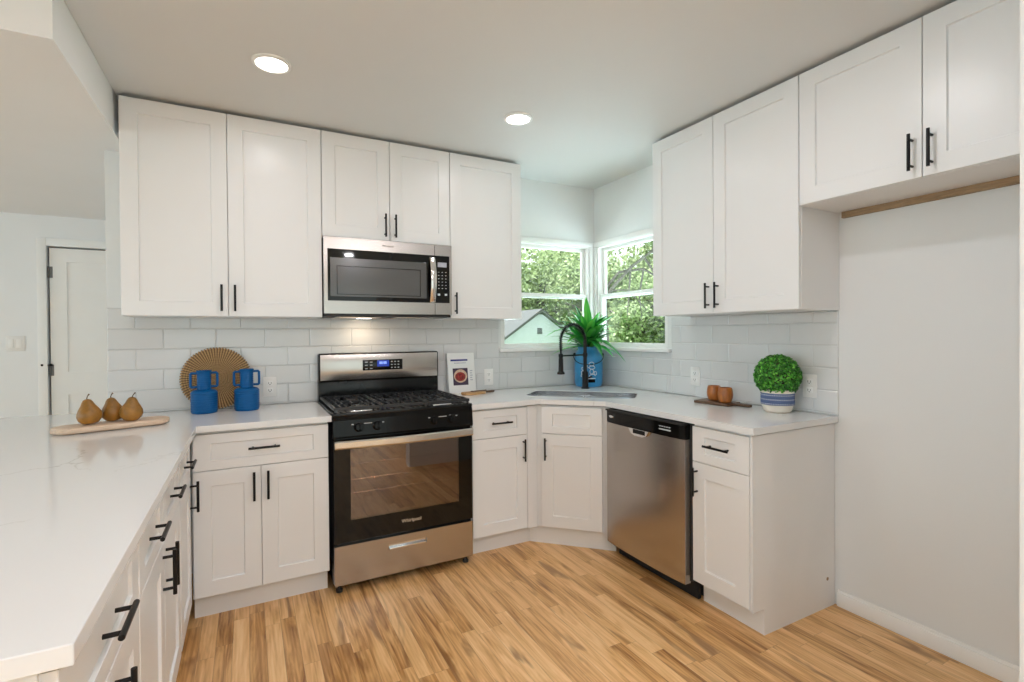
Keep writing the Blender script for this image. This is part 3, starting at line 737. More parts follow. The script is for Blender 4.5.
tiles('tile_backsplash', 'white subway tile backsplash behind the topiary and wooden cups', lambda u, d, z: (XR - d, u, z), -1.9, 0,
      [(-1.902, -.841, CT + .001, 1.418), (-.841, -.010, CT + .001, 1.185)], -1.66)

def outlet(label, u, z, side):
    P = (u, -.0075, z) if side == 'back' else (XR - .0075, u, z)
    t = thing('wall_outlet', label, 'outlet', P, 0 if side == 'back' else R(-90), 'white wall outlets')
    MB().box(-.036, .036, -.006, -.0003, -.058, .058, .003).build('plate', 'plate_white', t, local=True)
    for s_ in (-1, 1):
        r = MB().box(-.017, .017, -.0085, -.0055, s_ * .021 - .0145, s_ * .021 + .0145, .002).build('receptacle', 'trim_white', t, local=True)
        sl = MB()
        for dx in (-.0065, .0065): sl.box(dx - .0014, dx + .0014, -.0090, -.0083, s_ * .021 - .004, s_ * .021 + .006)
        sl.cyl((0, -.0083, s_ * .021 - .008), (0, -.0090, s_ * .021 - .008), .0028, seg=12)
        sl.build('slot', 'slot_dark', r, smooth=False, local=True)
outlet('white wall outlet on the tiles between blue canister and range', -.640, 1.018, 'back')
outlet('white wall outlet on the tiles to the right of the cookbook', .785, 1.008, 'back')
outlet('white wall outlet on the tiles behind the two wooden cups', -1.043, 1.042, 'right')
outlet('white wall outlet on the tiles just right of the round topiary', -1.768, 1.046, 'right')

# ------------------------------------------------------------------ range
def gas_range():
    t = thing('gas_range', 'freestanding stainless and black gas range between the base cabinets', 'range', (0, -.33, 0))
    h = .379; Y = -.645
    MB().box(-h, h, -.62, -.03, .045, .905, .003).build('body', 'black_enamel', t)
    for x in (-.35, .35):
        for y in (-.60, -.08): MB().cyl((x, y, 0), (x, y, .012), .017).cyl((x, y, .01), (x, y, .05), .009).build('foot', 'dark_plastic', t)
    # storage drawer with a recessed pull
    dmb = MB(); x0, x1, z0, z1 = -h + .001, h - .001, .048, .246
    px0, px1, pz0, pz1 = -.105, .105, .178, .207
    for a in ((x0, px0, z0, z1), (px1, x1, z0, z1), (px0, px1, z0, pz0), (px0, px1, pz1, z1)): dmb.box(a[0], a[1], Y, -.621, a[2], a[3])
    bmesh.ops.remove_doubles(dmb.bm, verts=dmb.bm.verts, dist=1e-5)
    dr = dmb.build('storage_drawer', 'steel', t, smooth=False)
    MB().box(px0, px1, -.631, -.622, pz0, pz1).box(px0 + .004, px1 - .004, Y - .001, Y + .012, pz0, pz0 + .010, .002).build('pull_recess', 'chrome', dr)
    # oven door
    z0, z1 = .262, .785; wx, wz0, wz1 = .296, .372, .735
    d = MB()
    for a in ((-h + .002, -wx, z0, z1), (wx, h - .002, z0, z1), (-wx, wx, z0, wz0), (-wx, wx, wz1, z1)): d.box(a[0], a[1], Y, -.622, a[2], a[3])
    door = d.build('oven_door', 'black_glass', t, smooth=False)
    MB().box(-wx, wx, Y + .0015, Y + .004, wz0, wz1).build('window', 'oven_glass', door, smooth=False)
    MB().box(-wx + .001, wx - .001, -.6215, -.6205, wz0 + .001, wz1 - .001).build('oven_cavity', 'oven_inside_reflection', door, smooth=False)
    for z in (.505, .575, .655):
        rk = MB(); rk.cyl((-wx + .002, -.628, z), (wx - .002, -.628, z), .0034 if z < .52 else .0022, seg=8)
        rk.build('rack_wire', 'chrome', door)
    # handle: flat steel bar bowed outward
    hb = MB(); n = 24; bm = hb.bm; rings = []
    for i in range(n + 1):
        u = -1 + 2 * i / n; x = u * (h - .004); bow = .022 + .022 * (1 - u * u)
        y = Y - bow; zc = .764
        rings.append([bm.verts.new(p) for p in ((x, y, zc - .020), (x, y - .006, zc - .012), (x, y - .006, zc + .014), (x, y, zc + .021), (x, y + .012, zc + .021), (x, y + .012, zc - .020))])
    for A, B in zip(rings, rings[1:]):
        for k in range(6): bm.faces.new((A[k], A[(k + 1) % 6], B[(k + 1) % 6], B[k]))
    bm.faces.new(rings[0]); bm.faces.new(rings[-1][::-1])
    for s_ in (-1, 1): hb.box(s_ * (h - .035) - .016, s_ * (h - .035) + .016, Y - .022, Y + .001, .748, .780, .002)
    hb.build('handle', 'steel_plain', door)
    text('Whirlpool', .026, 'logo_gold', door, front(.02, Y - .0006, .318), 'logo')
    # sloped control panel
    c = MB(); bm = c.bm
    sec = [(-.60, .795), (Y - .008, .795), (Y - .012, .805), (Y - .004, .885), (Y + .004, .905), (-.60, .905)]
    A = [bm.verts.new((-h, y, z)) for y, z in sec]; B = [bm.verts.new((h, y, z)) for y, z in sec]
    for k in range(6): bm.faces.new((A[k], A[(k + 1) % 6], B[(k + 1) % 6], B[k]))
    bm.faces.new(A); bm.faces.new(B[::-1])
    cp = c.build('control_panel', 'black_gloss', t, smooth=False)
    for x in (-.255, -.160, .150, .248):
        k = MB(); q = Matrix.Translation((x, Y - .008, .847)) @ Matrix.Rotation(R(84), 4, 'X')
        k.lathe([(0, .026), (.017, .026), (.0195, .022), (.0205, .004), (.025, .002), (.025, 0)], seg=28)
        k.box(-.0045, .0045, -.020, .020, .020, .034, .002)
        k.xf(q); kn = k.build('knob', 'black_gloss', cp)
    for x0_, x1_, z, th in ((-.228, -.188, .862, .0022), (.176, .222, .862, .0022), (-.290, -.280, .860, .004), (-.135, -.125, .860, .004), (.117, .127, .860, .004), (.276, .286, .860, .004)):
        MB().box(x0_, x1_, Y - .0085, Y - .006, z, z + th).build('marking', 'icon_white', cp, smooth=False)
    # cooktop
    ct = MB(); ct.box(-h - .003, h + .003, Y + .002, -.075, .904, .922, .004)
    ck = ct.build('cooktop', 'black_enamel', t)
    for x, y, r in ((-.22, -.24, .042), (-.22, -.50, .048), (.22, -.24, .036), (.22, -.50, .052), (0, -.37, .040)):
        b_ = MB().lathe([(r * 1.25, 0), (r * 1.2, .008), (r * .95, .010), (r * .95, .014), (r * .8, .019), (0, .019)], (x, y, .9215), 28).build('burner', 'cast_iron', ck)
    for x in (-.235, .205): MB().box(x - .055, x + .055, Y + .012, Y + .030, .9215, .930, .003).build('burner_tray_clip', 'chrome', ck)
    for gx0, gx1 in ((-.372, -.128), (-.124, .124), (.128, .372)):
        g = MB(); y0, y1 = Y + .022, -.092; zt = .948; b = .0055
        def bar(xa, ya, xb, yb, ww=b, zz=zt):
            v = Vector((xb - xa, yb - ya, 0)); L_ = v.length
            g_ = bmesh.new(); bmesh.ops.create_cube(g_, size=1); bmesh.ops.scale(g_, vec=(L_ + ww * 1.2, ww * 2, .014), verts=g_.verts)
            g.add(g_, Matrix.Translation(((xa + xb) / 2, (ya + yb) / 2, zz - .007)) @ Matrix.Rotation(math.atan2(v.y, v.x), 4, 'Z'))
        bar(gx0 + b, y0, gx1 - b, y0); bar(gx0 + b, y1, gx1 - b, y1); bar(gx0 + b, y0, gx0 + b, y1); bar(gx1 - b, y0, gx1 - b, y1)
        ym = (y0 + y1) / 2; xm = (gx0 + gx1) / 2
        bar(gx0 + b, ym, gx1 - b, ym)
        for cyy in ((y0 + ym) / 2, (y1 + ym) / 2):
            for dx in (-.085, -.055, .055, .085): bar(xm + dx, cyy - .105 if abs(dx) > .06 else cyy - .05 - .05, xm + dx, cyy - .03, .004); bar(xm + dx, cyy + .03, xm + dx, cyy + .105, .004)
            bar(gx0 + b, cyy, xm - .032, cyy, .0045); bar(xm + .032, cyy, gx1 - b, cyy, .0045)
            bar(xm, cyy + .032, xm, cyy + .11, .0045); bar(xm, cyy - .11, xm, cyy - .032, .0045)
        for xx in (gx0 + .010, gx1 - .010):
            for yy in (y0 + .006, y1 - .006): g.box(xx - .006, xx + .006, yy - .006, yy + .006, .9215, .938)
        g.build('grate', 'cast_iron', ck, smooth=False)
    # backguard
    b = MB(); b.box(-h, h, -.072, -.012, .90, 1.045, .004)
    bgd = b.build('backguard', 'black_enamel', t)
    MB().box(-h, h, -.085, -.010, 1.032, 1.207, .012, 4).build('backguard_rim', 'black_gloss', bgd)
    MB().box(-h + .010, h - .010, -.0885, -.080, 1.043, 1.199, .0015).build('backguard_face', 'steel', bgd)
    ds = MB().box(-.120, .132, -.0905, -.087, 1.096, 1.162, .003).build('display', 'black_glass', bgd)
    e = MB().box(-.030, .045, -.0912, -.0903, 1.118, 1.157); e.build('clock_window', 'display_blue', ds, smooth=False)
    for x in (-.016, -.005, .009, .020): MB().box(x, x + .008, -.0918, -.0910, 1.133, 1.149).build('clock_digit', 'display_digit', ds, smooth=False)
    def ic(*a): MB().box(*a).build('key_marking', 'icon_white', ds, smooth=False)
    for x in (-.098, -.068): 
        for z in (1.107, 1.128, 1.147): ic(x - .008, x + .008, -.0912, -.0903, z - .0018, z + .0022)
    for x in (.062, .084, .105):
        for z in (1.109, 1.128, 1.147): ic(x - .005, x + .005, -.0912, -.0903, z - .0025, z + .0025)
gas_range()

# ------------------------------------------------------------------ microwave
def microwave():
    t = thing('microwave', 'stainless over-the-range microwave with black glass door and bowed handle', 'microwave', (0, -.17, 1.428))
    Y = -.348; h = .377; z0, z1 = 1.440, 1.869; zb = 1.424
    MB().box(-h, h, -.318, -.012, 1.436, z1, .002).build('body', 'dark_plastic', t)
    u = MB(); u.box(-h + .004, h - .004, -.335, -.02, zb, 1.4365, .003)
    un = u.build('underside', 'dark_plastic', t)
    MB().box(-.30, -.05, -.30, -.10, zb - .004, zb + .001, .002).box(.05, .30, -.30, -.10, zb - .004, zb + .001, .002).build('grease_filter', 'steel_plain', un)
    MB().box(-.16, -.08, -.17, -.11, zb - .005, zb + .001, .002).build('lamp_lens', 'lens_glow', un)
    l = bpy.data.lights.new('cooktop_lamp', 'AREA'); l.shape = 'RECTANGLE'; l.size = .07; l.size_y = .05; l.energy = .55; l.color = (1.0, 0.72, 0.45)
    o = bpy.data.objects.new('cooktop_lamp', l); COL.objects.link(o); o.parent = t; o.location = (-.12, .03, -.012)
    # door frame (steel) with opening for the black glass
    sx = .267; gx0, gz0, gz1 = -.357, 1.512, 1.803
    d = MB()
    for a in ((-h, gx0, z0, z1), (gx0, sx - .0015, z0, gz0), (gx0, sx - .0015, gz1, z1)): d.box(a[0], a[1], Y, -.318, a[2], a[3])
    dr = d.build('door', 'steel', t, smooth=False)
    MB().box(gx0, sx - .0015, Y + .0015, -.318, gz0, gz1, .001).build('door_glass', 'black_glass', dr, smooth=False)
    w = MB().box(-.343, .214, Y + .0002, Y + .0018, 1.537, 1.754, .0006).build('window', 'microwave_screen', dr, smooth=False)
    fr = MB()
    for a in ((-.308, .176, 1.706, 1.709), (-.308, .176, 1.548, 1.551), (-.308, -.305, 1.548, 1.709), (.173, .176, 1.548, 1.709)): fr.box(a[0], a[1], Y - .0003, Y + .0005, a[2], a[3])
    fr.build('window_border', 'black_gloss', w, smooth=False)
    hb = MB(); bm = hb.bm; rings = []; n = 20
    for i in range(n + 1):
        v = -1 + 2 * i / n; z = 1.652 + v * .138; y = Y - .006 - .030 * (1 - v * v); hw = .017
        rings.append([bm.verts.new(p) for p in ((.250 - hw, y + .010, z), (.250 - hw, y + .002, z), (.250 - hw + .004, y, z), (.250 + hw - .004, y, z), (.250 + hw, y + .002, z), (.250 + hw, y + .010, z))])
    for A, B in zip(rings, rings[1:]):
        for k in range(6): bm.faces.new((A[k], A[(k + 1) % 6], B[(k + 1) % 6], B[k]))
    bm.faces.new(rings[0]); bm.faces.new(rings[-1][::-1])
    for z in (1.652 - .132, 1.652 + .132): hb.box(.240, .260, Y - .008, Y + .001, z - .006, z + .006)
    hb.build('handle', 'steel_plain', dr)
    text('Whirlpool', .016, 'slot_dark', dr, front(-.02, Y - .0004, 1.838), 'logo')
    c = MB()
    for a in ((sx + .0015, .362, z0, gz0), (sx + .0015, .362, gz1, z1), (.362, h, z0, z1)): c.box(a[0], a[1], Y, -.318, a[2], a[3])
    cp = c.build('control_side', 'steel', t, smooth=False)
    pn = MB().box(sx + .0015, .362, Y + .0005, -.318, gz0, gz1).build('control_panel', 'black_glass', cp, smooth=False)
    MB().box(.286, .344, Y - .0005, Y + .001, 1.733, 1.762).build('display', 'print_grey', pn, smooth=False)
    def kb(*a): MB().box(*a).build('key_marking', 'icon_white', pn, smooth=False)
    for r_ in range(6):
        for x in (.292, .315, .338): kb(x - .004, x + .004, Y - .0004, Y + .001, 1.700 - r_ * .020, 1.7035 - r_ * .020)
    for x in (.292, .338): kb(x - .008, x + .008, Y - .0004, Y + .001, 1.558, 1.570)
microwave()

# ------------------------------------------------------------------ dishwasher
def dishwasher():
    t = thing('dishwasher', 'stainless dishwasher with black control strip between the corner sink and end cabinet', 'dishwasher', (1.43, -1.24, 0))
    y0, y1 = -1.537, -.944; X = 1.100
    MB().box(1.15, 1.72, y0 - .008, y1 + .008, .10, .868, .002).build('body', 'dark_plastic', t)
    MB().box(1.20, 1.22, y0, y1, .0, .10).build('toe_plate', 'dark_gap', t, smooth=False)
    # bowed steel door
    d = MB(); bm = d.bm; n = 20; L0, L1 = [], []
    for i in range(n + 1):
        v = -1 + 2 * i / n; y = (y0 + y1) / 2 + v * (y1 - y0) / 2; x = X + .012 * v * v * v * v
        L0.append((x, y))
    out = L0 + [(1.149, y1), (1.149, y0)]
    d.prism([(p[0], p[1]) for p in out], .094, .797, bev=0)
    dr = d.build('door', 'steel', t)
    cpm = MB(); cpm.prism([(p[0] + .001, p[1]) for p in L0] + [(1.149, y1), (1.149, y0)], .799, .868)
    cp = cpm.build('control_strip', 'black_gloss', t, smooth=True)
    MB().box(X - .001, X + .05, y0 + .004, y1 - .004, .866, .874).build('top_vent', 'dark_gap', cp, smooth=False)
    # pocket handle
    hp = MB(); bm = hp.bm; yc = -1.237; ring = []
    prof = [(-.078, .800), (.078, .800), (.058, .772), (.030, .764), (-.030, .764), (-.058, .772)]
    A = [bm.verts.new((X - .012, yc + p[0] * 1.0, p[1] if p[1] < .79 else p[1] + .0)) for p in prof]
    B = [bm.verts.new((X + .010, yc + p[0] * 1.0, p[1])) for p in prof]
    for k in range(6): bm.faces.new((A[k], A[(k + 1) % 6], B[(k + 1) % 6], B[k]))
    bm.faces.new(A); bm.faces.new(B[::-1])
    hd = hp.build('pocket_handle', 'chrome', dr, smooth=False)
    MB().box(X - .0135, X - .0115, yc - .050, yc + .040, .776, .798).build('pocket', 'black_gloss', hd, smooth=False)
    MB().lathe([(.0, .003), (.016, .003), (.018, 0)], seg=24, sy=.45).xf(Matrix.Translation((X + .004, -.995, .835)) @ Matrix.Rotation(R(-90), 4, 'Z') @ FRONT_BACKWALL).build('badge', 'chrome', cp)
    for i in range(5):
        y = -1.385 - i * .016
        for a in ((.006, .826, .832), (.004, .842, .846)):
            MB().box(X - .0012, X + .004, y - a[0], y + a[0], a[1], a[2]).build('key_marking', 'icon_white', cp, smooth=False)
    for y in (y0 + .02, y1 - .02): MB().cyl((1.26, y, 0), (1.26, y, .10), .014).build('foot', 'dark_plastic', t)
dishwasher()

# ------------------------------------------------------------------ faucet
def faucet():
    bx, by = 1.440, -.287
    t = thing('faucet', 'tall matte black spring faucet standing behind the sink', 'faucet', (bx, by, CT))
    MB().lathe([(.030, 0), (.030, .006), (.023, .010), (.022, .115), (.019, .125), (.0, .082)], (bx, by, CT + .0003), 28).build('base', 'black_metal', t)
    dx, dy = -.985, -.17
    r = .122; top = CT + .348
    pts = [(bx, by, CT + .12), (bx, by, CT + .22), (bx, by, top)]
    for k in range(1, 17):
        a = math.pi * k / 16; s_ = r * (1 - math.cos(a)); pts.append((bx + dx * s_, by + dy * s_, top + r * math.sin(a)))
    ex, ey = bx + dx * 2 * r, by + dy * 2 * r
    pts.append((ex, ey, top - .06)); pts.append((ex, ey, CT + .252))
    MB().tube(pts[:3], .0135, 16).build('riser', 'black_metal', t)
    MB().tube(pts[2:], .0070, 12).build('hose', 'black_metal', t)
    # spring coil round the hose
    path = [Vector(p) for p in pts[2:]]; cum = [0]
    for a, b in zip(path, path[1:]): cum.append(cum[-1] + (b - a).length)
    T = cum[17]; turns = 30; n = turns * 10; coil = []
    side = Vector((-dy, dx, 0))
    for i in range(n + 1):
        s_ = T * i / n; j = max(0, min(len(path) - 2, next((q for q in range(len(cum) - 1) if cum[q + 1] >= s_), len(path) - 2)))
        f = (s_ - cum[j]) / max(1e-6, cum[j + 1] - cum[j]); p = path[j].lerp(path[j + 1], f); tg = (path[j + 1] - path[j]).normalized()
        nn = tg.cross(side).normalized(); a = 2 * math.pi * i / 10
        coil.append(p + (side * math.cos(a) + nn * math.sin(a)) * .0125)
    MB().tube(coil, .0026, 6).build('spring', 'black_metal', t)
    MB().cyl((bx, by, CT + .248), (ex, ey, CT + .248), .006).lathe([(.016, -.012), (.017, 0), (.016, .014)], (ex, ey, CT + .248), 20).lathe([(.017, -.014), (.018, 0), (.017, .014)], (bx, by, CT + .248), 20).build('support_arm', 'black_metal', t)
    MB().lathe([(0, .118), (.027, .118), (.028, .124), (.026, .132), (.018, .140), (.0165, .228), (.012, .236), (0, .236)], (ex, ey, CT), 24).build('spray_head', 'black_metal', t)
    MB().cyl((bx + .02, by, CT + .075), (bx + .055, by - .010, CT + .085), .006).build('lever', 'black_metal', t)
faucet()

# ------------------------------------------------------------------ leaf helpers
def leaf_mesh(name, tris, tones, mat):
    """tris: list of polygons (lists of xyz), tones: value per polygon"""
    V, F, k = [], [], 0
    for p in tris:
        V.extend(p); F.append(list(range(k, k + len(p)))); k += len(p)
    me = bpy.data.meshes.new(name); me.from_pydata(V, [], F); me.update()
    at = me.attributes.new('tone', 'FLOAT', 'FACE')
    at.data.foreach_set('value', np.array(tones, dtype=np.float32))
    me.materials.append(MATS[mat])
    return me
def frame(n):
    n = np.array(n) / np.linalg.norm(n); a = np.array((0, 0, 1.0)) if abs(n[2]) < .9 else np.array((1.0, 0, 0))
    u = np.cross(n, a); u /= np.linalg.norm(u); return u, np.cross(n, u), n
rng = np.random.default_rng(5)
def oval(c, n, spin, ln, wd, curl=.15):
    u, v, n = frame(n); a = u * math.cos(spin) + v * math.sin(spin); b = np.cross(n, a)
    c = np.array(c)
    return [tuple(c - a * ln / 2), tuple(c - a * ln * .1 + b * wd / 2 + n * curl * wd), tuple(c + a * ln * .3 + b * wd * .33 + n * curl * wd), tuple(c + a * ln / 2), tuple(c + a * ln * .3 - b * wd * .33 + n * curl * wd), tuple(c - a * ln * .1 - b * wd / 2 + n * curl * wd)]

# ------------------------------------------------------------------ plant in blue jug
def corner_plant():
    cx, cy = 1.572, -.150
    t = thing('potted_plant', 'leafy green plant in a tall blue metal jug in the window corner', 'potted plant', (cx, cy, CT))
    jug = MB().lathe([(0, .0), (.094, .0), (.100, .006), (.106, .03), (.108, .15), (.107, .215), (.098, .250), (.082, .272), (.078, .285), (.081, .300), (.076, .302), (.072, .285), (.07, .26), (0, .26)], (cx, cy, CT + .0004), 48).build('jug', 'blue_metal', t)
    MB().lathe([(0, .262), (.071, .262)], (cx, cy, CT), 24).build('soil', 'soil', jug)
    # wire bail hanging in front between two lugs
    d = Vector((cx, cy, 0)) - Vector((CAMP[0], CAMP[1], 0)); d.normalize(); sd_ = Vector((d.y, -d.x, 0))
    c0 = Vector((cx, cy, CT))
    pts = []
    for k in range(25):
        a = math.pi * k / 24; lat = math.cos(a); dep = math.sin(a)
        pts.append(c0 + sd_ * (.114 * lat) - d * (.112 * dep) + Vector((0, 0, .245 - .075 * math.sin(a) ** .7)))
    MB().tube(pts, .0030, 8).build('bail_handle', 'black_metal', jug)
    for s_ in (-1, 1):
        p = c0 + sd_ * (.106 * s_) + Vector((0, 0, .245)); MB().cyl(p - d * .008, p + d * .008, .010, seg=14).build('lug', 'black_metal', jug)
    # painted ornament on the side facing the room
    ang0 = math.atan2(-d.y, -d.x)
    def on_jug(a, z, r=.1092): return (cx + r * math.cos(ang0 + a), cy + r * math.sin(ang0 + a), CT + z)
    orn = MB()
    def ringo(a, z, rw, rh, th=.0022, s0=0, s1=360):
        q = [on_jug(a + rw * math.cos(R(g)) / .108, z + rh * math.sin(R(g))) for g in range(s0, s1 + 1, 20)]
        orn.tube(q, th, 6)
    A0 = .22
    ringo(A0, .175, .018, .014); ringo(A0 + .02, .148, .022, .012); ringo(A0, .118, .014, .018); ringo(A0 + .26, .105, .010, .014); ringo(A0 - .2, .16, .012, .012, s0=40, s1=300)
    ringo(A0 + .05, .085, .022, .012, s0=0, s1=200); ringo(A0 - .3, .11, .010, .03, s0=90, s1=270); ringo(A0 - .62, .11, .012, .014); ringo(A0 - .66, .085, .01, .012, s0=0, s1=220); ringo(A0 - .6, .14, .01, .012, s0=100, s1=300)
    orn.tube([on_jug(A0 + x / 100, .066) for x in range(-26, 27, 4)], .003, 6)
    orn.build('painted_ornament', 'white_paint', jug)
    bb = MB(); bm = bb.bm
    r0 = [bm.verts.new(on_jug(A0 + x / 100, .035, .1086)) for x in range(-24, 25, 6)]; r1 = [bm.verts.new(on_jug(A0 + x / 100, .060, .1086)) for x in range(-24, 25, 6)]
    for i in range(len(r0) - 1): bm.faces.new((r0[i], r0[i + 1], r1[i + 1], r1[i]))
    bb.build('painted_block', 'black_gloss', jug)
    P, T = [], []
    base = np.array((cx, cy, CT + .305))
    for i in range(130):
        az = rng.uniform(0, 2 * math.pi); el = rng.uniform(.0, 1.3); ln = rng.uniform(.22, .32) * (1 - .25 * (el / 1.5)); wd = rng.uniform(.020, .032)
        h = np.array((math.cos(az), math.sin(az), 0)); start = base + h * .03 + np.array((0, 0, rng.uniform(-.02, .14)))
        reach = ln * math.cos(el)
        if h[0] > 0: reach = min(reach, (1.695 - start[0]) / h[0])
        if h[1] > 0: reach = min(reach, (-.045 - start[1]) / h[1])
        if h[0] < .1: ln *= 1.3; reach *= 1.3
        if h[1] > 0: reach = min(reach, (-.045 - start[1]) / h[1])
        ln = min(ln, reach / math.cos(el))
        if ln < .08: continue
        n = 7; drop = rng.uniform(.35, 1.1) * ln; pts_ = []
        for k in range(n + 1):
            f = k / n; pts_.append(start + h * (ln * f * math.cos(el)) + np.array((0, 0, 1)) * (ln * f * math.sin(el) - drop * f * f * .45))
        if min((q_[0] - 1.44) ** 2 + (q_[1] + .287) ** 2 for q_ in pts_) < .045 ** 2: continue
        sdv = np.cross(h, (0, 0, 1)); tone = rng.random()
        prof = [.35, .8, 1, 1, .9, .7, .4, .03]
        for k in range(n):
            a, b = pts_[k], pts_[k + 1]; w0, w1 = wd * prof[k] / 1, wd * prof[k + 1] / 1
            up = np.array((0, 0, .25))
            for s_ in (-1, 1):
                P.append([tuple(a), tuple(a + sdv * w0 * s_ + up * w0), tuple(b + sdv * w1 * s_ + up * w1), tuple(b)]); T.append(min(1, max(0, tone + .12 * s_ + rng.uniform(-.05, .05))))
    me = leaf_mesh('foliage', P, T, 'strap_leaf'); link('foliage', me, t, smooth=False)
    MB().cyl((cx, cy, CT + .26), (cx, cy, CT + .44), .012, .008, 10).build('stem', 'pear_stem', t)
corner_plant()

# ------------------------------------------------------------------ topiary
def topiary():
    cx, cy = 1.622, -1.672
    t = thing('potted_topiary', 'round green topiary in a cream pot with blue woven band', 'potted plant', (cx, cy, CT))
    k_ = .86
    o = MB().lathe([(0, 0), (.062 * k_, 0), (.074 * k_, .008), (.087 * k_, .05), (.0885 * k_, .112), (.085 * k_, .116), (.080 * k_, .112), (.078 * k_, .10), (0, .10)], (0, 0, 0), 44).build('pot', 'cream_ceramic', t, local=True)
    prof = [(.0880 * k_, .040)]
    z = .040
    while z < .098: prof += [(.0905 * k_, z + .003), (.0905 * k_, z + .0065), (.0888 * k_, z + .0095)]; z += .0098
    MB().lathe(prof, (0, 0, 0), 60).build('woven_band', 'rope_band', o, local=True)
    C0 = np.array((0, 0, .182)); rad = .106
    MB().lathe([(rad * .86 * math.sin(a), .182 - rad * .86 * math.cos(a)) for a in np.linspace(0.0, math.pi, 18)], (0, 0, 0), 28).build('inner_core', 'soil', t, local=True)  # dark ball inside the leaf shell
    P, T = [], []
    for i in range(2800):
        n = rng.normal(size=3); n /= np.linalg.norm(n)
        c = C0 + n * rad * rng.uniform(.86, 1.02)
        if c[2] < .105: continue
        nn = n + rng.normal(size=3) * .55
        P.append(oval(c, nn, rng.uniform(0, 6.3), .017, .0105, .3)); T.append(min(1, max(0, rng.normal(.45, .33))))
    link('foliage', leaf_mesh('foliage', P, T, 'topiary_leaf'), t, smooth=False, local=True)
topiary()

# ------------------------------------------------------------------ small things on the counters
def canister(x, y, rz, label):
    t = thing('canister', label, 'canister', (x, y, CT), rz, 'blue two-handled canisters')
    b = MB(); prof = [(0, 0), (.056, 0), (.060, .005)]
    for k in range(9): z = .008 + k * .0115; prof += [(.0605, z), (.0622, z + .004), (.0622, z + .008)]
    prof += [(.059, .114), (.050, .121), (.038, .124), (.0, .124)]
    b.lathe(prof, (0, 0, .0004), 40).build('body', 'blue_ceramic', t, local=True)
    n = MB(); prof = [(.032, .122)]
    for k in range(9): z = .124 + k * .0105; prof += [(0.0315, z), (.0330, z + .003), (.0330, z + .007)]
    prof += [(.036, .220), (.036, .225), (.031, .225), (.029, .20), (0, .20)]
    n.lathe(prof, (0, 0, 0), 36).build('neck', 'blue_ceramic', t, local=True)
    for s_ in (-1, 1):
        q = [(s_ * .029, 0, .211), (s_ * .057, 0, .212), (s_ * .0605, 0, .209), (s_ * .061, 0, .17), (s_ * .0605, 0, .141), (s_ * .057, 0, .138), (s_ * .029, 0, .139)]
        MB().tube(q, .0065, 10).build('handle', 'blue_ceramic', t, local=True)
canister(-.960, -.176, R(8), 'blue two-handled canister on the left, overlapping the middle of the woven plate')
canister(-.760, -.176, R(4), 'blue two-handled canister nearer the range, at the woven plate right edge')

def woven_plate():
    t_ = .030
    C0 = Vector((-.908, -.062, CT + .174)); M = Matrix.Translation(C0) @ Matrix.Rotation(R(-13), 4, 'X')
    mb = MB(); bm = mb.bm; rad = .166
    n = 15
    for i in range(n):
        r = rad * (i + .6) / n
        q = [(r * math.cos(2 * math.pi * k / 60), 0, r * math.sin(2 * math.pi * k / 60)) for k in range(60)]
        mb.tube(q, .0064, 7, closed=True)
    for k in range(72):       # loops round the edge
        a = 2 * math.pi * k / 72
        mb.cyl((rad * .97 * math.cos(a), 0, rad * .97 * math.sin(a)), ((rad + .007) * math.cos(a), 0, (rad + .007) * math.sin(a)), .0052, .0045, seg=6)
    o = mb.build('woven_plate', 'woven_reed')
    o.matrix_world = M
    tag(o, 'round brown woven reed plate leaning on the tiles behind the blue canisters', 'plate')
woven_plate()

def pear_board():
    a = R(18); C0 = (-1.284, -.492)
    t = thing('serving_board', 'long pale wooden serving board with rounded ends carrying the pears', 'serving board', (*C0, CT), a)
    MB().prism(rounded(0, 0, .208, .072, .070, 0, 10), .006, .028, bev=.004).build('board', 'pale_wood', t, local=True)
    MB().prism(rounded(0, 0, .19, .048, .046, 0, 8), .0003, .007).build('foot', 'pale_wood', t, local=True)
    def pear(x, y, tilt, az, s, label):
        p = thing('pear', label, 'pear', (x, y, CT + .0283), 0, 'pears on the serving board')
        prof = [(0, .003), (.012, .0), (.026, .004), (.038, .018), (.042, .034), (.040, .048), (.032, .064), (.0235, .078), (.0185, .090), (.013, .099), (.006, .1025), (.002, .1005), (0, .099)]
        Mt = Matrix.Rotation(az, 4, 'Z') @ Matrix.Rotation(tilt, 4, 'Y') @ Matrix.Rotation(-az, 4, 'Z') @ Matrix.Scale(s, 4)
        b = MB().lathe(prof, (0, 0, 0), 32); b.xf(Mt)
        zmin = min(v.co.z for v in b.bm.verts); sh = Matrix.Translation((0, 0, -zmin + .0003)); b.xf(sh)
        sk = b.build('flesh', 'pear_skin', p, local=True)
        st = MB().tube([(0, 0, .098), (.001, 0, .107), (.004, .001, .115), (.010, .001, .122)], [.0022, .0018, .0018, .003], 8); st.xf(sh @ Mt)
        st.build('stem', 'pear_stem', p, local=True)
    pear(-1.356, -.522, R(9), R(150), 1.06, 'leftmost pear on the board, greenest brown, its stem leaning left')
    pear(-1.289, -.452, R(7), R(215), 1.02, 'middle pear on the board, partly behind its neighbours')
    pear(-1.222, -.490, R(-9), R(120), 1.04, 'rightmost pear on the board, more orange and leaning')
pear_board()

